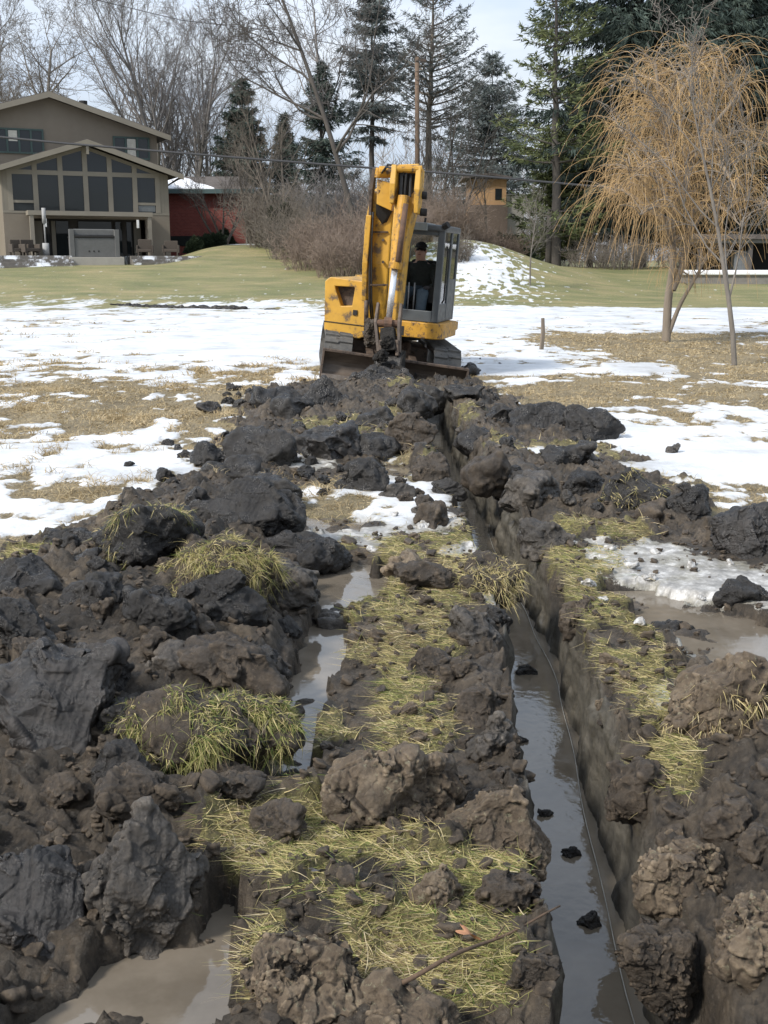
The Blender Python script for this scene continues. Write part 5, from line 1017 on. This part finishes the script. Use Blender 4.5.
# utility pole and overhead cables
UYP = 62.*KY; t0 = P(417, 57, UYP); b0 = P(418, 230, UYP); up_ = empty('utility_pole', (b0[0], UYP, gz(b0[0], UYP)), 'tall brown utility pole rising behind the excavator', 'utility pole'); hh = t0[2]-up_.location.z
MB().tube([(0, 0, -.5), (t0[0]-b0[0], 0, hh)], [.24, .17], 10).build('pole', simple('pole_wood', (.17, .115, .08), (.12, .085, .06), .9, 4, stretch=(1, 1, .1)), up_, smooth=True)
MB().box(-.25, .55, -.12, -.02, hh-.35, hh-.15).build('bracket', STEEL, up_); MB().tube([(.5, -.07, hh-.2), (.5, -.07, hh+.1)], .06, 6).build('insulator', DARK, up_)
CBL = simple('black_cable', (.035, .035, .037), None, .6)
def wire(pts, lab, r=.05):
    q_ = [Vector(P(p[0], p[1], p[2]*KY)) for p in pts]; out = []
    for i in range(len(q_)-1):
        for k in range(8): out.append(q_[i].lerp(q_[i+1], k/8))
    out.append(q_[-1]); o = MB().tube(out, r, 5).build('overhead_cable', CBL, smooth=True); tag(o, lab, 'cable')
wire([(-40, 133, 34), (60, 143, 34), (156, 151, 34), (260, 159.5, 34), (365, 167.5, 34), (417, 171, 34.2)], 'thick overhead cable crossing in front of the house to the pole')
wire([(417, 171, 34.2), (480, 176, 34), (540, 181.5, 34), (600, 187, 34), (700, 193, 34)], 'overhead cable running from the pole into the willow')
wire([(80, -4, 70), (180, 20, 70), (262, 30, 70), (417, 60, 62)], 'thin high overhead cable in the sky at the upper left', .03)
# ------------------------------------------------------------------ trees
def barkm(name, c1, c2): return simple(name, c1, c2, .9, 5, bump=.5, bscale=25, bdist=.03, stretch=(1, 1, .25))
BK_G = barkm('grey_bark', (.13, .115, .10), (.20, .18, .155)); BK_B = barkm('brown_bark', (.125, .105, .085), (.19, .165, .135)); BK_W = barkm('willow_bark', (.17, .14, .11), (.25, .21, .165)); BK_FAR = barkm('hazy_bark', (.15, .14, .135), (.20, .185, .175))  # BK_FAR has distance haze put into its bark colour
BK_RED = barkm('reddish_twigs', (.17, .128, .10), (.25, .195, .155)); BK_TAN = simple('willow_twigs', (.47, .315, .145), (.34, .225, .105), .7, 1, bump=0); BK_DK = barkm('dark_bark', (.055, .048, .042), (.09, .08, .07))
def rot_about(d, ang, rnd):
    ax = d.cross(Vector((rnd.gauss(0, 1), rnd.gauss(0, 1), rnd.gauss(0, 1)))).normalized(); return (Matrix.Rotation(ang, 3, ax) @ d).normalized()
def grow(S, p, d, Ln, r, lev, pr, rnd):
    n = pr['n'][lev]; st = Ln/n; r0 = r
    for i in range(n):
        d = (d+Vector((rnd.gauss(0, 1), rnd.gauss(0, 1), rnd.gauss(0, 1)))*pr['wig'][lev]+Vector((0, 0, 1))*pr['up'][lev]).normalized()
        q_ = p+d*st; r1 = r0*(1-pr['tap'][lev]*(i+1)/n) if lev else r*(1-pr['tap'][0]*(i+1)/n)
        ra = r*(1-pr['tap'][lev]*i/n); S.append((*p, *q_, ra, r1)); p = q_
        if lev+1 < len(pr['n']) and (i+1)/n >= pr['start'][lev]:
            k = pr['kids'][lev]; k = int(k)+(rnd.random() < k-int(k))
            for _ in range(k):
                a = R(rnd.uniform(*pr['ang'][lev])); L2 = Ln*pr['ratio'][lev]*(1.15-.6*(i+1)/n)*rnd.uniform(.7, 1.2); grow(S, p.copy(), rot_about(d, a, rnd), L2, max(pr['rmin'], r1*pr['rr'][lev]), lev+1, pr, rnd)
def split_mesh(root, S, trunk_n, mat, mat2=None, n1=8):
    S = np.array(S); big = S[:, 6] > trunk_n
    V, F = segmesh(S[big], n1); mesh_np('trunk', V, F, mat, root, True)
    if (~big).any(): V, F = segmesh(S[~big], 3); mesh_np('crown', V, F, mat2 or mat, root, True)
def bare(px, py, Y, h, lab, pr, seed, mat=BK_G, cat='tree', group=None, lean=(0, 0), rt=.2, trunk_n=.05, stems=1, name='bare_tree', spread=.35, mat2=None):
    Y *= KY
    g = P(px, py, Y); z = gz(g[0], Y)-.1; rnd = random.Random(seed); root = empty(name, (g[0], Y, z), lab, cat, group); S = []
    for s in range(stems):
        a = rnd.uniform(0, 6.28) if stems > 1 else 0; d = Vector((lean[0]+spread*math.cos(a)*(stems > 1), lean[1]+spread*math.sin(a)*(stems > 1), 1)).normalized()
        grow(S, Vector((rnd.uniform(-.3, .3)*(stems > 1), rnd.uniform(-.3, .3)*(stems > 1), 0)), d, h*(1 if stems == 1 else rnd.uniform(.75, 1)), rt, 0, pr, rnd)
    split_mesh(root, S, trunk_n, mat, mat2); return root
OAK = dict(n=[9, 8, 6, 5, 3], wig=[.06, .14, .16, .18, .2], up=[.04, .06, .05, .04, .03], tap=[.75, .75, .75, .7, .6], start=[.35, .2, .2, .15], kids=[2.0, 1.5, 1.35, 1.15], ang=[(38, 68), (30, 60), (28, 60), (25, 60)], ratio=[.55, .5, .5, .5], rr=[.6, .6, .62, .7], rmin=.014)
MAPLE = dict(n=[10, 9, 7, 5, 4], wig=[.03, .06, .1, .14, .16], up=[.06, .07, .06, .05, .04], tap=[.8, .78, .75, .7, .6], start=[.2, .15, .2, .15], kids=[1.6, 1.25, 1.2, 1.0], ang=[(22, 44), (25, 50), (25, 52), (25, 55)], ratio=[.6, .5, .48, .5], rr=[.62, .58, .6, .7], rmin=.014)
LIMB = dict(OAK, up=[.03, .09, .07, .05, .04], start=[.25, .15, .2, .15], kids=[1.9, 1.7, 1.5, 1.3])
SMALL = dict(n=[8, 6, 5, 4], wig=[.05, .1, .14, .16], up=[.06, .1, .08, .05], tap=[.8, .75, .7, .6], start=[.3, .2, .15], kids=[1.8, 1.6, 1.3], ang=[(25, 50), (25, 50), (25, 55)], ratio=[.5, .5, .5], rr=[.55, .6, .65], rmin=.006)
bare(50, 230, 66, 17, 'wide bare oak above the house roof at the upper left', OAK, 4, rt=.36, lean=(.02, 0), name='bare_tree')
bare(-30, 230, 60, 17, 'bare oak with dark limbs at the left edge', OAK, 9, rt=.34)
bare(8, 230, 74, 19, 'bare tree with upswept limbs between the two oaks', MAPLE, 14, rt=.3)
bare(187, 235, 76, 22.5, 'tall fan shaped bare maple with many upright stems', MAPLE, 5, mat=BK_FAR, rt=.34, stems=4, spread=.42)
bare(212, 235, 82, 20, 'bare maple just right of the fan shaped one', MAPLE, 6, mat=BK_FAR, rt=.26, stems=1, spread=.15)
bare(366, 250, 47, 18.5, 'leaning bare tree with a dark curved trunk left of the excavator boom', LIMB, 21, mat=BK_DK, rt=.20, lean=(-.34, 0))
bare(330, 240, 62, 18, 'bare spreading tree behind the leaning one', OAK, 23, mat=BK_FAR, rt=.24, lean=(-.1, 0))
bare(432, 250, 58, 12, 'slim bare tree just right of the utility pole', SMALL, 31, mat=BK_DK, rt=.14, lean=(.05, 0), stems=2, spread=.15)
bare(452, 250, 52, 9.5, 'thin bare tree with crooked stems behind the cab', SMALL, 32, mat=BK_DK, rt=.11, lean=(.1, 0), stems=2)
bare(488, 250, 70, 9, 'bare tree in front of the ochre house', SMALL, 33, mat=BK_B, rt=.12)
bare(285, 240, 56, 10, 'bare grey tree beside the dark yew bush', SMALL, 41, mat=BK_B, rt=.13, stems=3, spread=.3)
bare(255, 240, 60, 9, 'bare tree right of the brick building', SMALL, 42, mat=BK_B, rt=.12, stems=3, spread=.3)
bare(221, 240, 55, 6.0, 'round bare ornamental tree in front of the red brick wall', SMALL, 43, mat=BK_DK, rt=.10, stems=5, spread=.75, name='ornamental_tree')
g = G(735, 366); bare(735, 366, g[1]/KY, 4.9, 'thin bare young tree with forked top right of the willow', dict(SMALL, start=[.22, .2, .15], wig=[.03, .1, .14, .16]), 56, lean=(-.085, 0), mat=BK_G, rt=.050, trunk_n=.02, name='young_tree')
g = P(527, 282, 36); bare(530, 282, 36, 3.8, 'small bare sapling with fan shaped crown on the slope', dict(SMALL, start=[.35, .1, .1], ang=[(35, 60), (25, 50), (25, 50)]), 52, mat=BK_G, rt=.045, trunk_n=.02, name='sapling')
# conifers
def needles(name, c1, c2, c3):
    m, nt, b = newmat(name); q = N(nt); q.l(q.ramp(q.attr('tint'), [(0, c1), (.5, c2), (1, c3)]), b.inputs['Base Color']); b.inputs['Roughness'].default_value = .75; b.inputs['Specular IOR Level'].default_value = .2; return m
ND_D = needles('dark_spruce_needles', (.024, .036, .031), (.052, .072, .060), (.10, .125, .10)); ND_P = needles('pine_needles', (.05, .066, .03), (.11, .13, .056), (.20, .205, .09)); ND_H = needles('hazy_spruce_needles', (.075, .092, .092), (.115, .135, .132), (.17, .19, .18)); ND_Y = needles('yew_needles', (.008, .014, .008), (.02, .032, .016), (.04, .055, .028))  # distance haze put into the ND_D and ND_H needle colours
def conifer(px, py, Y, top_py, lab, mat, seed, wid=.2, dens=1., start=.08, droop=-.25, nl=.32, tip=.5, bark=BK_DK, rt=.22, base=None, gap=0., up_tip=.25, hang=.4, name='conifer', wpow=.8, px_top=None, group=None):
    Y *= KY
    g = P(px, py, Y); z = gz(g[0], Y)-.1; top = P(px_top or px, top_py, Y); h = top[2]-z; dx = top[0]-g[0]; root = empty(name, (g[0], Y, z), lab, 'tree', group); rnd = random.Random(seed); rg = np.random.default_rng(seed); S = []
    nT = 14; pts = [Vector((dx*i/nT+rnd.gauss(0, .05), rnd.gauss(0, .05), h*i/nT)) for i in range(nT+1)]
    for i in range(nT): S.append((*pts[i], *pts[i+1], rt*(1-i/nT)+.02, rt*(1-(i+1)/nT)+.02))
    V, F = segmesh(S, 8); mesh_np('trunk', V, F, bark, root, True)
    B = []; base_pts = []; dirs = []; zz = h*start; R0 = h*wid; step = .42
    while zz < h*.985:
        f = (zz/h-start)/(1-start); Lb = R0*((1-f)**wpow)*min(1, .45+f*3)+.15; k = 5 if f < .9 else 4
        if rnd.random() < gap: zz += step*rnd.uniform(.5, 1.5)*1.4; continue
        a0 = rnd.uniform(0, 6.28)
        for j in range(k):
            if rnd.random() < gap*.6: continue
            a = a0+6.283*j/k+rnd.gauss(0, .25); Lx = Lb*rnd.uniform(.65, 1.15); p = Vector((dx*zz/h, 0, zz)); d = Vector((math.cos(a), math.sin(a), droop+f*(.5-droop)*.8+rnd.gauss(0, .08))).normalized(); n = 6
            for i in range(n):
                q_ = p+d*Lx/n; S2 = (*p, *q_, max(.012, .018*Lx*(1-i/n)), max(.01, .018*Lx*(1-(i+1)/n))); B.append(S2)
                if (i+1)/n > tip-.35:
                    m = max(1, int(dens*Lx/n*13)); ww = .30*Lx*(1-.75*i/n)
                    side = Vector((-d.y, d.x, 0)).normalized()
                    for _ in range(m):
                        t = rnd.random(); s_ = rnd.choice((-1, 1))*rnd.random()*ww; c = p.lerp(q_, t)+side*s_+Vector((0, 0, -abs(s_)*.15-rnd.random()*hang*.35)); base_pts.append(c); dirs.append(d*.8+side*(1 if s_ > 0 else -1)*.9)
                d = (d+Vector((0, 0, up_tip/n))).normalized(); p = q_
        zz += step*rnd.uniform(.7, 1.3)*(.6+.6*(1-f))
    V, F = segmesh(B, 3); mesh_np('branches', V, F, bark, root, True)
    Pb = np.array(base_pts); Dd = np.array(dirs); rep_ = 5; Pb = np.repeat(Pb, rep_, 0)+rg.normal(0, .07, (len(Pb)*rep_, 3)); Dd = np.repeat(Dd, rep_, 0); n = len(Pb)
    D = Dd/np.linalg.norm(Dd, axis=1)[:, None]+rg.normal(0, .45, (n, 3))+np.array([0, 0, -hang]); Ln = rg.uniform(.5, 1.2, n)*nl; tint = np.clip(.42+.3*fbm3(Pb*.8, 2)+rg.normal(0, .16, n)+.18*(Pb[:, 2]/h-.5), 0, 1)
    blades('foliage', Pb, D, Ln, Ln*.22, np.zeros((n, 3))+[0, 0, -.1], tint, mat, root, segs=1, rng=rg); return root
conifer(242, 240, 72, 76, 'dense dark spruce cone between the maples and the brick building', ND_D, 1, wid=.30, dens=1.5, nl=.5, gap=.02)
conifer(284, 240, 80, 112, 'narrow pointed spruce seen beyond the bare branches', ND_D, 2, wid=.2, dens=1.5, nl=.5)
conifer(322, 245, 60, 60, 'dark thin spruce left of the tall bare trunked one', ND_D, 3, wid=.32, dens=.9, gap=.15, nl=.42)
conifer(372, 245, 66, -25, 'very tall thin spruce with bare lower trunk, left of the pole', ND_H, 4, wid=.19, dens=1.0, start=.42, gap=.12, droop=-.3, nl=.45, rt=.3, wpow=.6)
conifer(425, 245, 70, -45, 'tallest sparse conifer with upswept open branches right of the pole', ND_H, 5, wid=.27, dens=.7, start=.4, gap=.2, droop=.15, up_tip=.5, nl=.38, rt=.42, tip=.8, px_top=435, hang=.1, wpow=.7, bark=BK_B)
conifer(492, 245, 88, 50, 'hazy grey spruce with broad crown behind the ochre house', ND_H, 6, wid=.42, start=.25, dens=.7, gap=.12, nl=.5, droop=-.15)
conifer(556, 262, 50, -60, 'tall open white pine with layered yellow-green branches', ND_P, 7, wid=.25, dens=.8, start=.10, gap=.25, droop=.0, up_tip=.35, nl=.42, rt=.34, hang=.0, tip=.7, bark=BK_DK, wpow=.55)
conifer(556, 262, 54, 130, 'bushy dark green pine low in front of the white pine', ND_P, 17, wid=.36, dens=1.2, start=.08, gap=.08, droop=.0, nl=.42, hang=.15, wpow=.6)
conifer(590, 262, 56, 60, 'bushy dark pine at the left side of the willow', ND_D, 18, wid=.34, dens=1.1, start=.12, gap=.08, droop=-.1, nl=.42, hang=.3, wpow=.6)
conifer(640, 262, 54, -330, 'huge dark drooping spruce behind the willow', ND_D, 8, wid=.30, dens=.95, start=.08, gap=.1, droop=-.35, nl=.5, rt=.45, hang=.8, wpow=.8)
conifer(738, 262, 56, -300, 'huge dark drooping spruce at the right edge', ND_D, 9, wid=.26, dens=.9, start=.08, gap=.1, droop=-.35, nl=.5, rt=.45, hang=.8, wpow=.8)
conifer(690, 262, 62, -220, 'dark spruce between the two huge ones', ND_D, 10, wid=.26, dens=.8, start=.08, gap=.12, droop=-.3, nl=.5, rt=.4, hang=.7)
# willow
def willow():
    g = G(668, 342); Y = g[1]; z = gz(g[0], Y)-.1; root = empty('willow_tree', (g[0], Y, z), 'weeping willow with curtains of golden-brown hanging twigs', 'tree'); rnd = random.Random(77); S = []; H_ = []
    def pp(px, py, dy=0): v = P(px, py, Y+dy); return Vector((v[0]-g[0], v[1]-Y, v[2]-z))
    def limb(pts, r0, r1, sub=5, lv=0):
        sm = []; n = len(pts)
        for i in range(n-1):
            p0, p1, p2, p3 = pts[max(i-1, 0)], pts[i], pts[i+1], pts[min(i+2, n-1)]
            for k in range(sub): t = k/sub; sm.append(.5*((2*p1)+(p2-p0)*t+(2*p0-5*p1+4*p2-p3)*t*t+(3*p1-p0-3*p2+p3)*t**3))
        sm.append(pts[-1]); m = len(sm)-1
        for i in range(m): S.append((*sm[i], *sm[i+1], r0+(r1-r0)*i/m, r0+(r1-r0)*(i+1)/m))
        return sm
    base = pp(666, 341); 
    t1 = limb([base, pp(668, 300), pp(673, 262), pp(672, 220), pp(679, 180), pp(668, 140), pp(660, 100), pp(655, 62)], .105, .028)
    t2 = limb([pp(672, 290), pp(684, 258, .1), pp(690, 215, .3), pp(688, 170, .5), pp(705, 125, .8), pp(712, 88, 1.2), pp(718, 60, 1.5)], .09, .03)
    t3 = limb([pp(668, 335), pp(680, 305, -.1), pp(697, 275, -.4), pp(715, 240, -.8)], .06, .02)
    limbs = [t1[10:], t2[6:], t3[8:]]
    for (src, tgt) in ((pp(673, 235), pp(630, 170, -1.2)), (pp(673, 210), pp(622, 132, .8)), (pp(678, 180), pp(636, 88, -.6)), (pp(672, 150), pp(690, 75, -1.)), (pp(668, 140), pp(640, 75, 1.2)), (pp(690, 200), pp(725, 150, -1.)), (pp(700, 140), pp(728, 95, 1.)), (pp(690, 170), pp(735, 190, -1.8)), (pp(674, 230), pp(612, 195, 1.2)), (pp(672, 245), pp(640, 215, -2.)), (pp(665, 120), pp(700, 55, .6)), (pp(690, 215), pp(762, 205, .8)), (pp(673, 200), pp(650, 110, 2.)), (pp(690, 230), pp(740, 225, -1.5)), (pp(675, 220), pp(630, 180, -1.6)), (pp(690, 160), pp(765, 140, 1.5))):
        mid = src.lerp(tgt, .5)+Vector((rnd.gauss(0, .2), rnd.gauss(0, .2), .45)); limbs.append(limb([src, mid, tgt], .05, .014)[3:])
    subs = []
    for lb in limbs:
        for p in lb:
            for _ in range(3):
                if rnd.random() < .75:
                    a = rnd.uniform(0, 6.28); Ls = rnd.uniform(.3, 1.0); d = Vector((math.cos(a), math.sin(a), rnd.uniform(.5, 1.6))).normalized(); pts = [p]; q_ = p.copy()
                    for k in range(5): q_ = q_+d*Ls/5; d = (d+Vector((rnd.gauss(0, .1), rnd.gauss(0, .1), -.22))).normalized(); pts.append(q_.copy())
                    for k in range(5): S.append((*pts[k], *pts[k+1], .013-.0015*k, .0115-.0015*k))
                    subs += pts[2:]
    for p in subs:
        for _ in range(1 if rnd.random() < .85 else 2):
            Lw = rnd.uniform(.4, 1.9)*(1.1 if p.z > 3 else .9); dr = rnd.uniform(-.42, -.2); 
            if p.z-Lw < .95: Lw = max(.3, p.z-.95-rnd.random()*.3)
            a = rnd.uniform(0, 6.28); rad = Vector((p.x, p.y, 0)); rad = rad.normalized() if rad.length > .1 else Vector((1, 0, 0))
            d = (Vector((math.cos(a), math.sin(a), .2))*.42+rad*.05+Vector((0, 0, rnd.uniform(-.7, .35)))).normalized(); q_ = p.copy(); n = 7; rw = rnd.choice((.0042, .005, .0065))
            for k in range(n):
                q2 = q_+d*Lw/n; H_.append((*q_, *q2, rw-.0004*k, rw-.0004*k-.0002)); q_ = q2; d = (d+Vector((rnd.gauss(0, .07), rnd.gauss(0, .07), dr))).normalized()
    V, F = segmesh(S, 7); mesh_np('trunk', V, F, BK_W, root, True); V, F = segmesh(H_, 3); mesh_np('crown', V, F, BK_TAN, root, True)
willow()
# brush thickets
def brush(px, py, Y, w, h, lab, seed, mat=BK_RED, n=260, cat='shrub', name='bare_shrub', rm=.008):
    Y *= KY
    g = P(px, py, Y); z = gz(g[0], Y)-.05; rnd = random.Random(seed); S = []
    for i in range(n):
        a = rnd.uniform(0, 6.28); rr = w*.42*math.sqrt(rnd.random()); p = Vector((rr*math.cos(a), rr*math.sin(a)*.8, gz(g[0]+rr*math.cos(a), Y+rr*math.sin(a)*.8)-z-.05)); L_ = h*rnd.uniform(.5, 1.05)*(1-.35*(rr/(w*.42))**2); d = Vector((rnd.gauss(0, .28)+.25*math.cos(a), rnd.gauss(0, .28)+.2*math.sin(a), 1)).normalized(); r = rnd.uniform(.012, .024); m = 6
        for k in range(m):
            q_ = p+d*L_/m; S.append((*p, *q_, max(rm, r*(1-k/m)), max(rm, r*(1-(k+1)/m)))); p = q_; d = (d+Vector((rnd.gauss(0, .16), rnd.gauss(0, .16), rnd.gauss(-.02, .1)))).normalized()
            if k > 0:
                for _ in range(3):
                    e = rot_about(d, R(rnd.uniform(25, 70)), rnd); u = p.copy()
                    for kk in range(3): v = u+e*L_*.075; S.append((*u, *v, rm, rm*.8)); u = v; e = (e+Vector((rnd.gauss(0, .25), rnd.gauss(0, .25), .05))).normalized()
    V, F = segmesh(S, 3); o = mesh_np(name, V, F, mat, None, True); o.location = (g[0], Y, z); tag(o, lab, cat); return o
brush(322, 268, 42, 4.6, 3.0, 'reddish brown thicket left of the excavator boom', 1, n=250)
brush(350, 268, 39, 4.0, 2.8, 'thick reddish brush directly behind the yellow side cover', 2, n=230)
brush(300, 262, 46, 4.5, 3.4, 'taller brown brush at the left end of the thicket', 3, mat=BK_B, n=210)
brush(380, 266, 41, 4.2, 4.2, 'brown brush behind the excavator boom', 4, mat=BK_RED, n=210)
brush(272, 255, 50, 4.0, 4.6, 'dense brown brush beside the snowy path', 5, mat=BK_B, n=200)
brush(440, 262, 47, 4.4, 3.7, 'tall reddish brush behind the cab roof', 6, mat=BK_RED, n=250)
brush(468, 250, 50, 3.8, 2.2, 'tall grey-brown brush above the snowy bank', 7, mat=BK_RED, n=230)
brush(415, 262, 50, 4.4, 5.6, 'tall brown brush between the pole and the boom', 8, mat=BK_B, n=210)
brush(502, 255, 52, 3.0, 2.4, 'russet brush at the top right of the snowy bank', 9, mat=BK_RED, n=200)
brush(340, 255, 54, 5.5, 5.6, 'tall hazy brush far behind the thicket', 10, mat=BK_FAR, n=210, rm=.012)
brush(455, 278, 39, 1.8, 1.6, 'low brown brush at the foot of the snowy bank beside the cab', 11, mat=BK_B, n=120)
brush(700, 262, 50, 7, 2.2, 'low brown brush behind the willow near the shelter', 12, mat=BK_B, n=260)
brush(610, 262, 49, 6, 2.4, 'low brown brush left of the willow trunk', 13, mat=BK_B, n=240)
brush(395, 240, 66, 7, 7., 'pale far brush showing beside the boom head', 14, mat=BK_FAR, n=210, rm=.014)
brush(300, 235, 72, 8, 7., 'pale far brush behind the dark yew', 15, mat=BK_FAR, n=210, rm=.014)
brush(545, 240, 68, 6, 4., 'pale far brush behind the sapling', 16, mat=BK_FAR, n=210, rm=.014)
# evergreen bushes made of many small sprigs
def bush(px, py, Y, w, h, lab, seed, mat=ND_Y, n=9000, nl=.14, name='evergreen_bush'):
    Y *= KY
    g = P(px, py, Y); z = gz(g[0], Y)-.05; rg = np.random.default_rng(seed); root = empty(name, (g[0], Y, z), lab, 'bush'); D = rg.normal(size=(n, 3)); D /= np.linalg.norm(D, axis=1)[:, None]; D[:, 2] = np.abs(D[:, 2])
    rad = (.75+.3*fbm3(D*2+seed*3.3, 3))*rg.uniform(.75, 1., n)**.5; Pb = D*np.array([w/2, w/2*.9, h])*rad[:, None]; tint = np.clip(.35+.5*D[:, 2]*rg.random(n)+rg.normal(0, .12, n), 0, 1)
    blades('foliage', Pb, D+rg.normal(0, .6, (n, 3)), rg.uniform(.5, 1.2, n)*nl, np.full(n, nl*.35), np.zeros((n, 3)), tint, mat, root, segs=1, rng=rg)
    MB().tube([(0, 0, -.1), (0, 0, h*.4), (.05*w, 0, h*.7)], [.06, .05, .02], 6).tube([(0, 0, .1), (-.2*w, 0, h*.5)], [.04, .02], 5).build('stem', BK_DK, root, smooth=True)
bush(194, 251, 50.5, 1.6, 1.15, 'front dark clipped bush of the row beside the steps', 1); bush(203, 247, 52, 1.9, 1.3, 'second dark clipped bush of the row beside the steps', 2); bush(214, 243, 54, 2.2, 1.4, 'third dark clipped bush of the row beside the steps', 3); bush(224, 240, 56, 2.2, 1.4, 'last dark clipped bush in front of the brick wall', 4)
bush(283, 248, 50, 3.0, 3.4, 'tall dark yew bush left of the brown thicket', 5, n=22000, nl=.2); bush(500, 250, 54, 2.0, 2.6, 'dark upright evergreen beside the ochre house', 6, n=15000, nl=.2); bush(500, 236, 62, 7.5, 3.0, 'broad dark evergreen bush below the ochre house', 7, n=22000, nl=.25)
# trunk at the right of the sapling
g = P(548, 262, 50*KY); o = MB().tube([(0, 0, -.3), (.02, 0, 1.2), (0, 0, 3.4)], [.24, .2, .16], 10).build('tree_stump', BK_DK, smooth=True); o.location = (g[0], 50*KY, gz(g[0], 50*KY)); tag(o, 'thick bare lower trunk under the pines right of the sapling', 'trunk')
# far woods: a mass of bare stems nobody could count
S = []; rnd = random.Random(3)
for i in range(420):
    Y = rnd.uniform(140, 195); x = rnd.uniform(-.41, .41)*Y; z = gz(x, Y); h = rnd.uniform(7, 15)*(1+.2*math.sin(x*.11)); p = Vector((x, Y, z)); d = Vector((rnd.gauss(0, .08), 0, 1)).normalized(); r = rnd.uniform(.05, .12)
    for k in range(6):
        q_ = p+d*h/6; S.append((*p, *q_, r*(1-k/7), r*(1-(k+1)/7))); p = q_; d = (d+Vector((rnd.gauss(0, .08), rnd.gauss(0, .08), .03))).normalized()
        for _ in range(4 if k else 2):
            e = rot_about(d, R(rnd.uniform(25, 65)), rnd); u = p.copy()
            for kk in range(3): v = u+e*h*.07; S.append((*u, *v, .03, .022)); u = v; e = (e+Vector((rnd.gauss(0, .2), rnd.gauss(0, .2), .12))).normalized()
V, F = segmesh(S, 3); tag(mesh_np('far_woods', V, F, simple('far_woods_bark', (.25, .235, .235), (.31, .29, .29), .9, 1, bump=0), None, False), 'distant bare woodland filling the gaps behind the garden trees', 'woods', kind='stuff')  # bark colour paled to stand in for distance haze
# dark spoil strip along the far edge of the snow at the left
gg = [P(x, y, 31.0) for x, y in ((122, 304), (140, 305), (160, 306), (180, 306.5), (205, 307), (222, 307), (238, 308))]
for k, (x, s) in enumerate(((118, .22), (131, .3), (146, .32), (160, .38), (176, .34), (192, .4), (207, .3), (224, .5), (240, .34), (270, .2))):
    y = (31.3-.25*k)*KY; g = P(x, 300, y); V_, F_ = clod_verts((.75*s*2.4, .5*s, .30*s), 40+k, 5, rough=1.4); o = mesh_np('spoil_heap', V_, F_, BLACK, None, True); o.location = (g[0], y, gz(g[0], y)); tag(o, 'low dark soil heap in the distant row at the left edge of the snow', 'soil heap', 'distant row of dark soil heaps')
# ------------------------------------------------------------------ sky and light
SUN_EL, SUN_AZ = R(42), R(232)                 # azimuth measured clockwise from +Y
w = bpy.data.worlds.new('World'); SC.world = w; w.use_nodes = True; nt = w.node_tree; q = N(nt); bg = nt.nodes['Background']
sky = q.n('ShaderNodeTexSky', sky_type='NISHITA', sun_disc=False, sun_elevation=SUN_EL, sun_rotation=SUN_AZ, altitude=200, air_density=1.2, dust_density=2.5, ozone_density=1.0)
co = q.coord('Generated'); cl = q.noise(q.scl(co, (1, 1, 2.6)), 1.7, 7, .55, .4); cf_ = q.mr(cl, .36, .60, .40, .95)
cc = q.ramp(q.noise(q.scl(co, (1, 1, 3)), 3.0, 5, .6), [(.34, (4.9, 5.9, 7.4)), (.7, (7.7, 8.1, 8.6))])
sx_ = q.n('ShaderNodeSeparateXYZ'); q.l(co, sx_.inputs[0]); gr_ = q.mr(sx_.outputs[2], 0., .55, .80, 1.22)
vm = q.n('ShaderNodeVectorMath', operation='SCALE'); q.l(q.mix(cf_, sky.outputs[0], cc), vm.inputs[0]); q.l(gr_, vm.inputs['Scale']); q.l(vm.outputs[0], bg.inputs['Color']); bg.inputs['Strength'].default_value = .15
ld = bpy.data.lights.new('sun', 'SUN'); ld.energy = 4.7; ld.angle = R(8); ld.color = (1, .95, .88); lo = bpy.data.objects.new('sun', ld); COL.objects.link(lo)
sd = Vector((math.sin(SUN_AZ)*math.cos(SUN_EL), math.cos(SUN_AZ)*math.cos(SUN_EL), math.sin(SUN_EL))); lo.rotation_euler = sd.to_track_quat('Z', 'Y').to_euler()
SC.view_settings.view_transform = 'Standard'; SC.view_settings.look = 'None'; SC.view_settings.exposure = 0
SC.cycles.max_bounces = 6; SC.cycles.transparent_max_bounces = 12
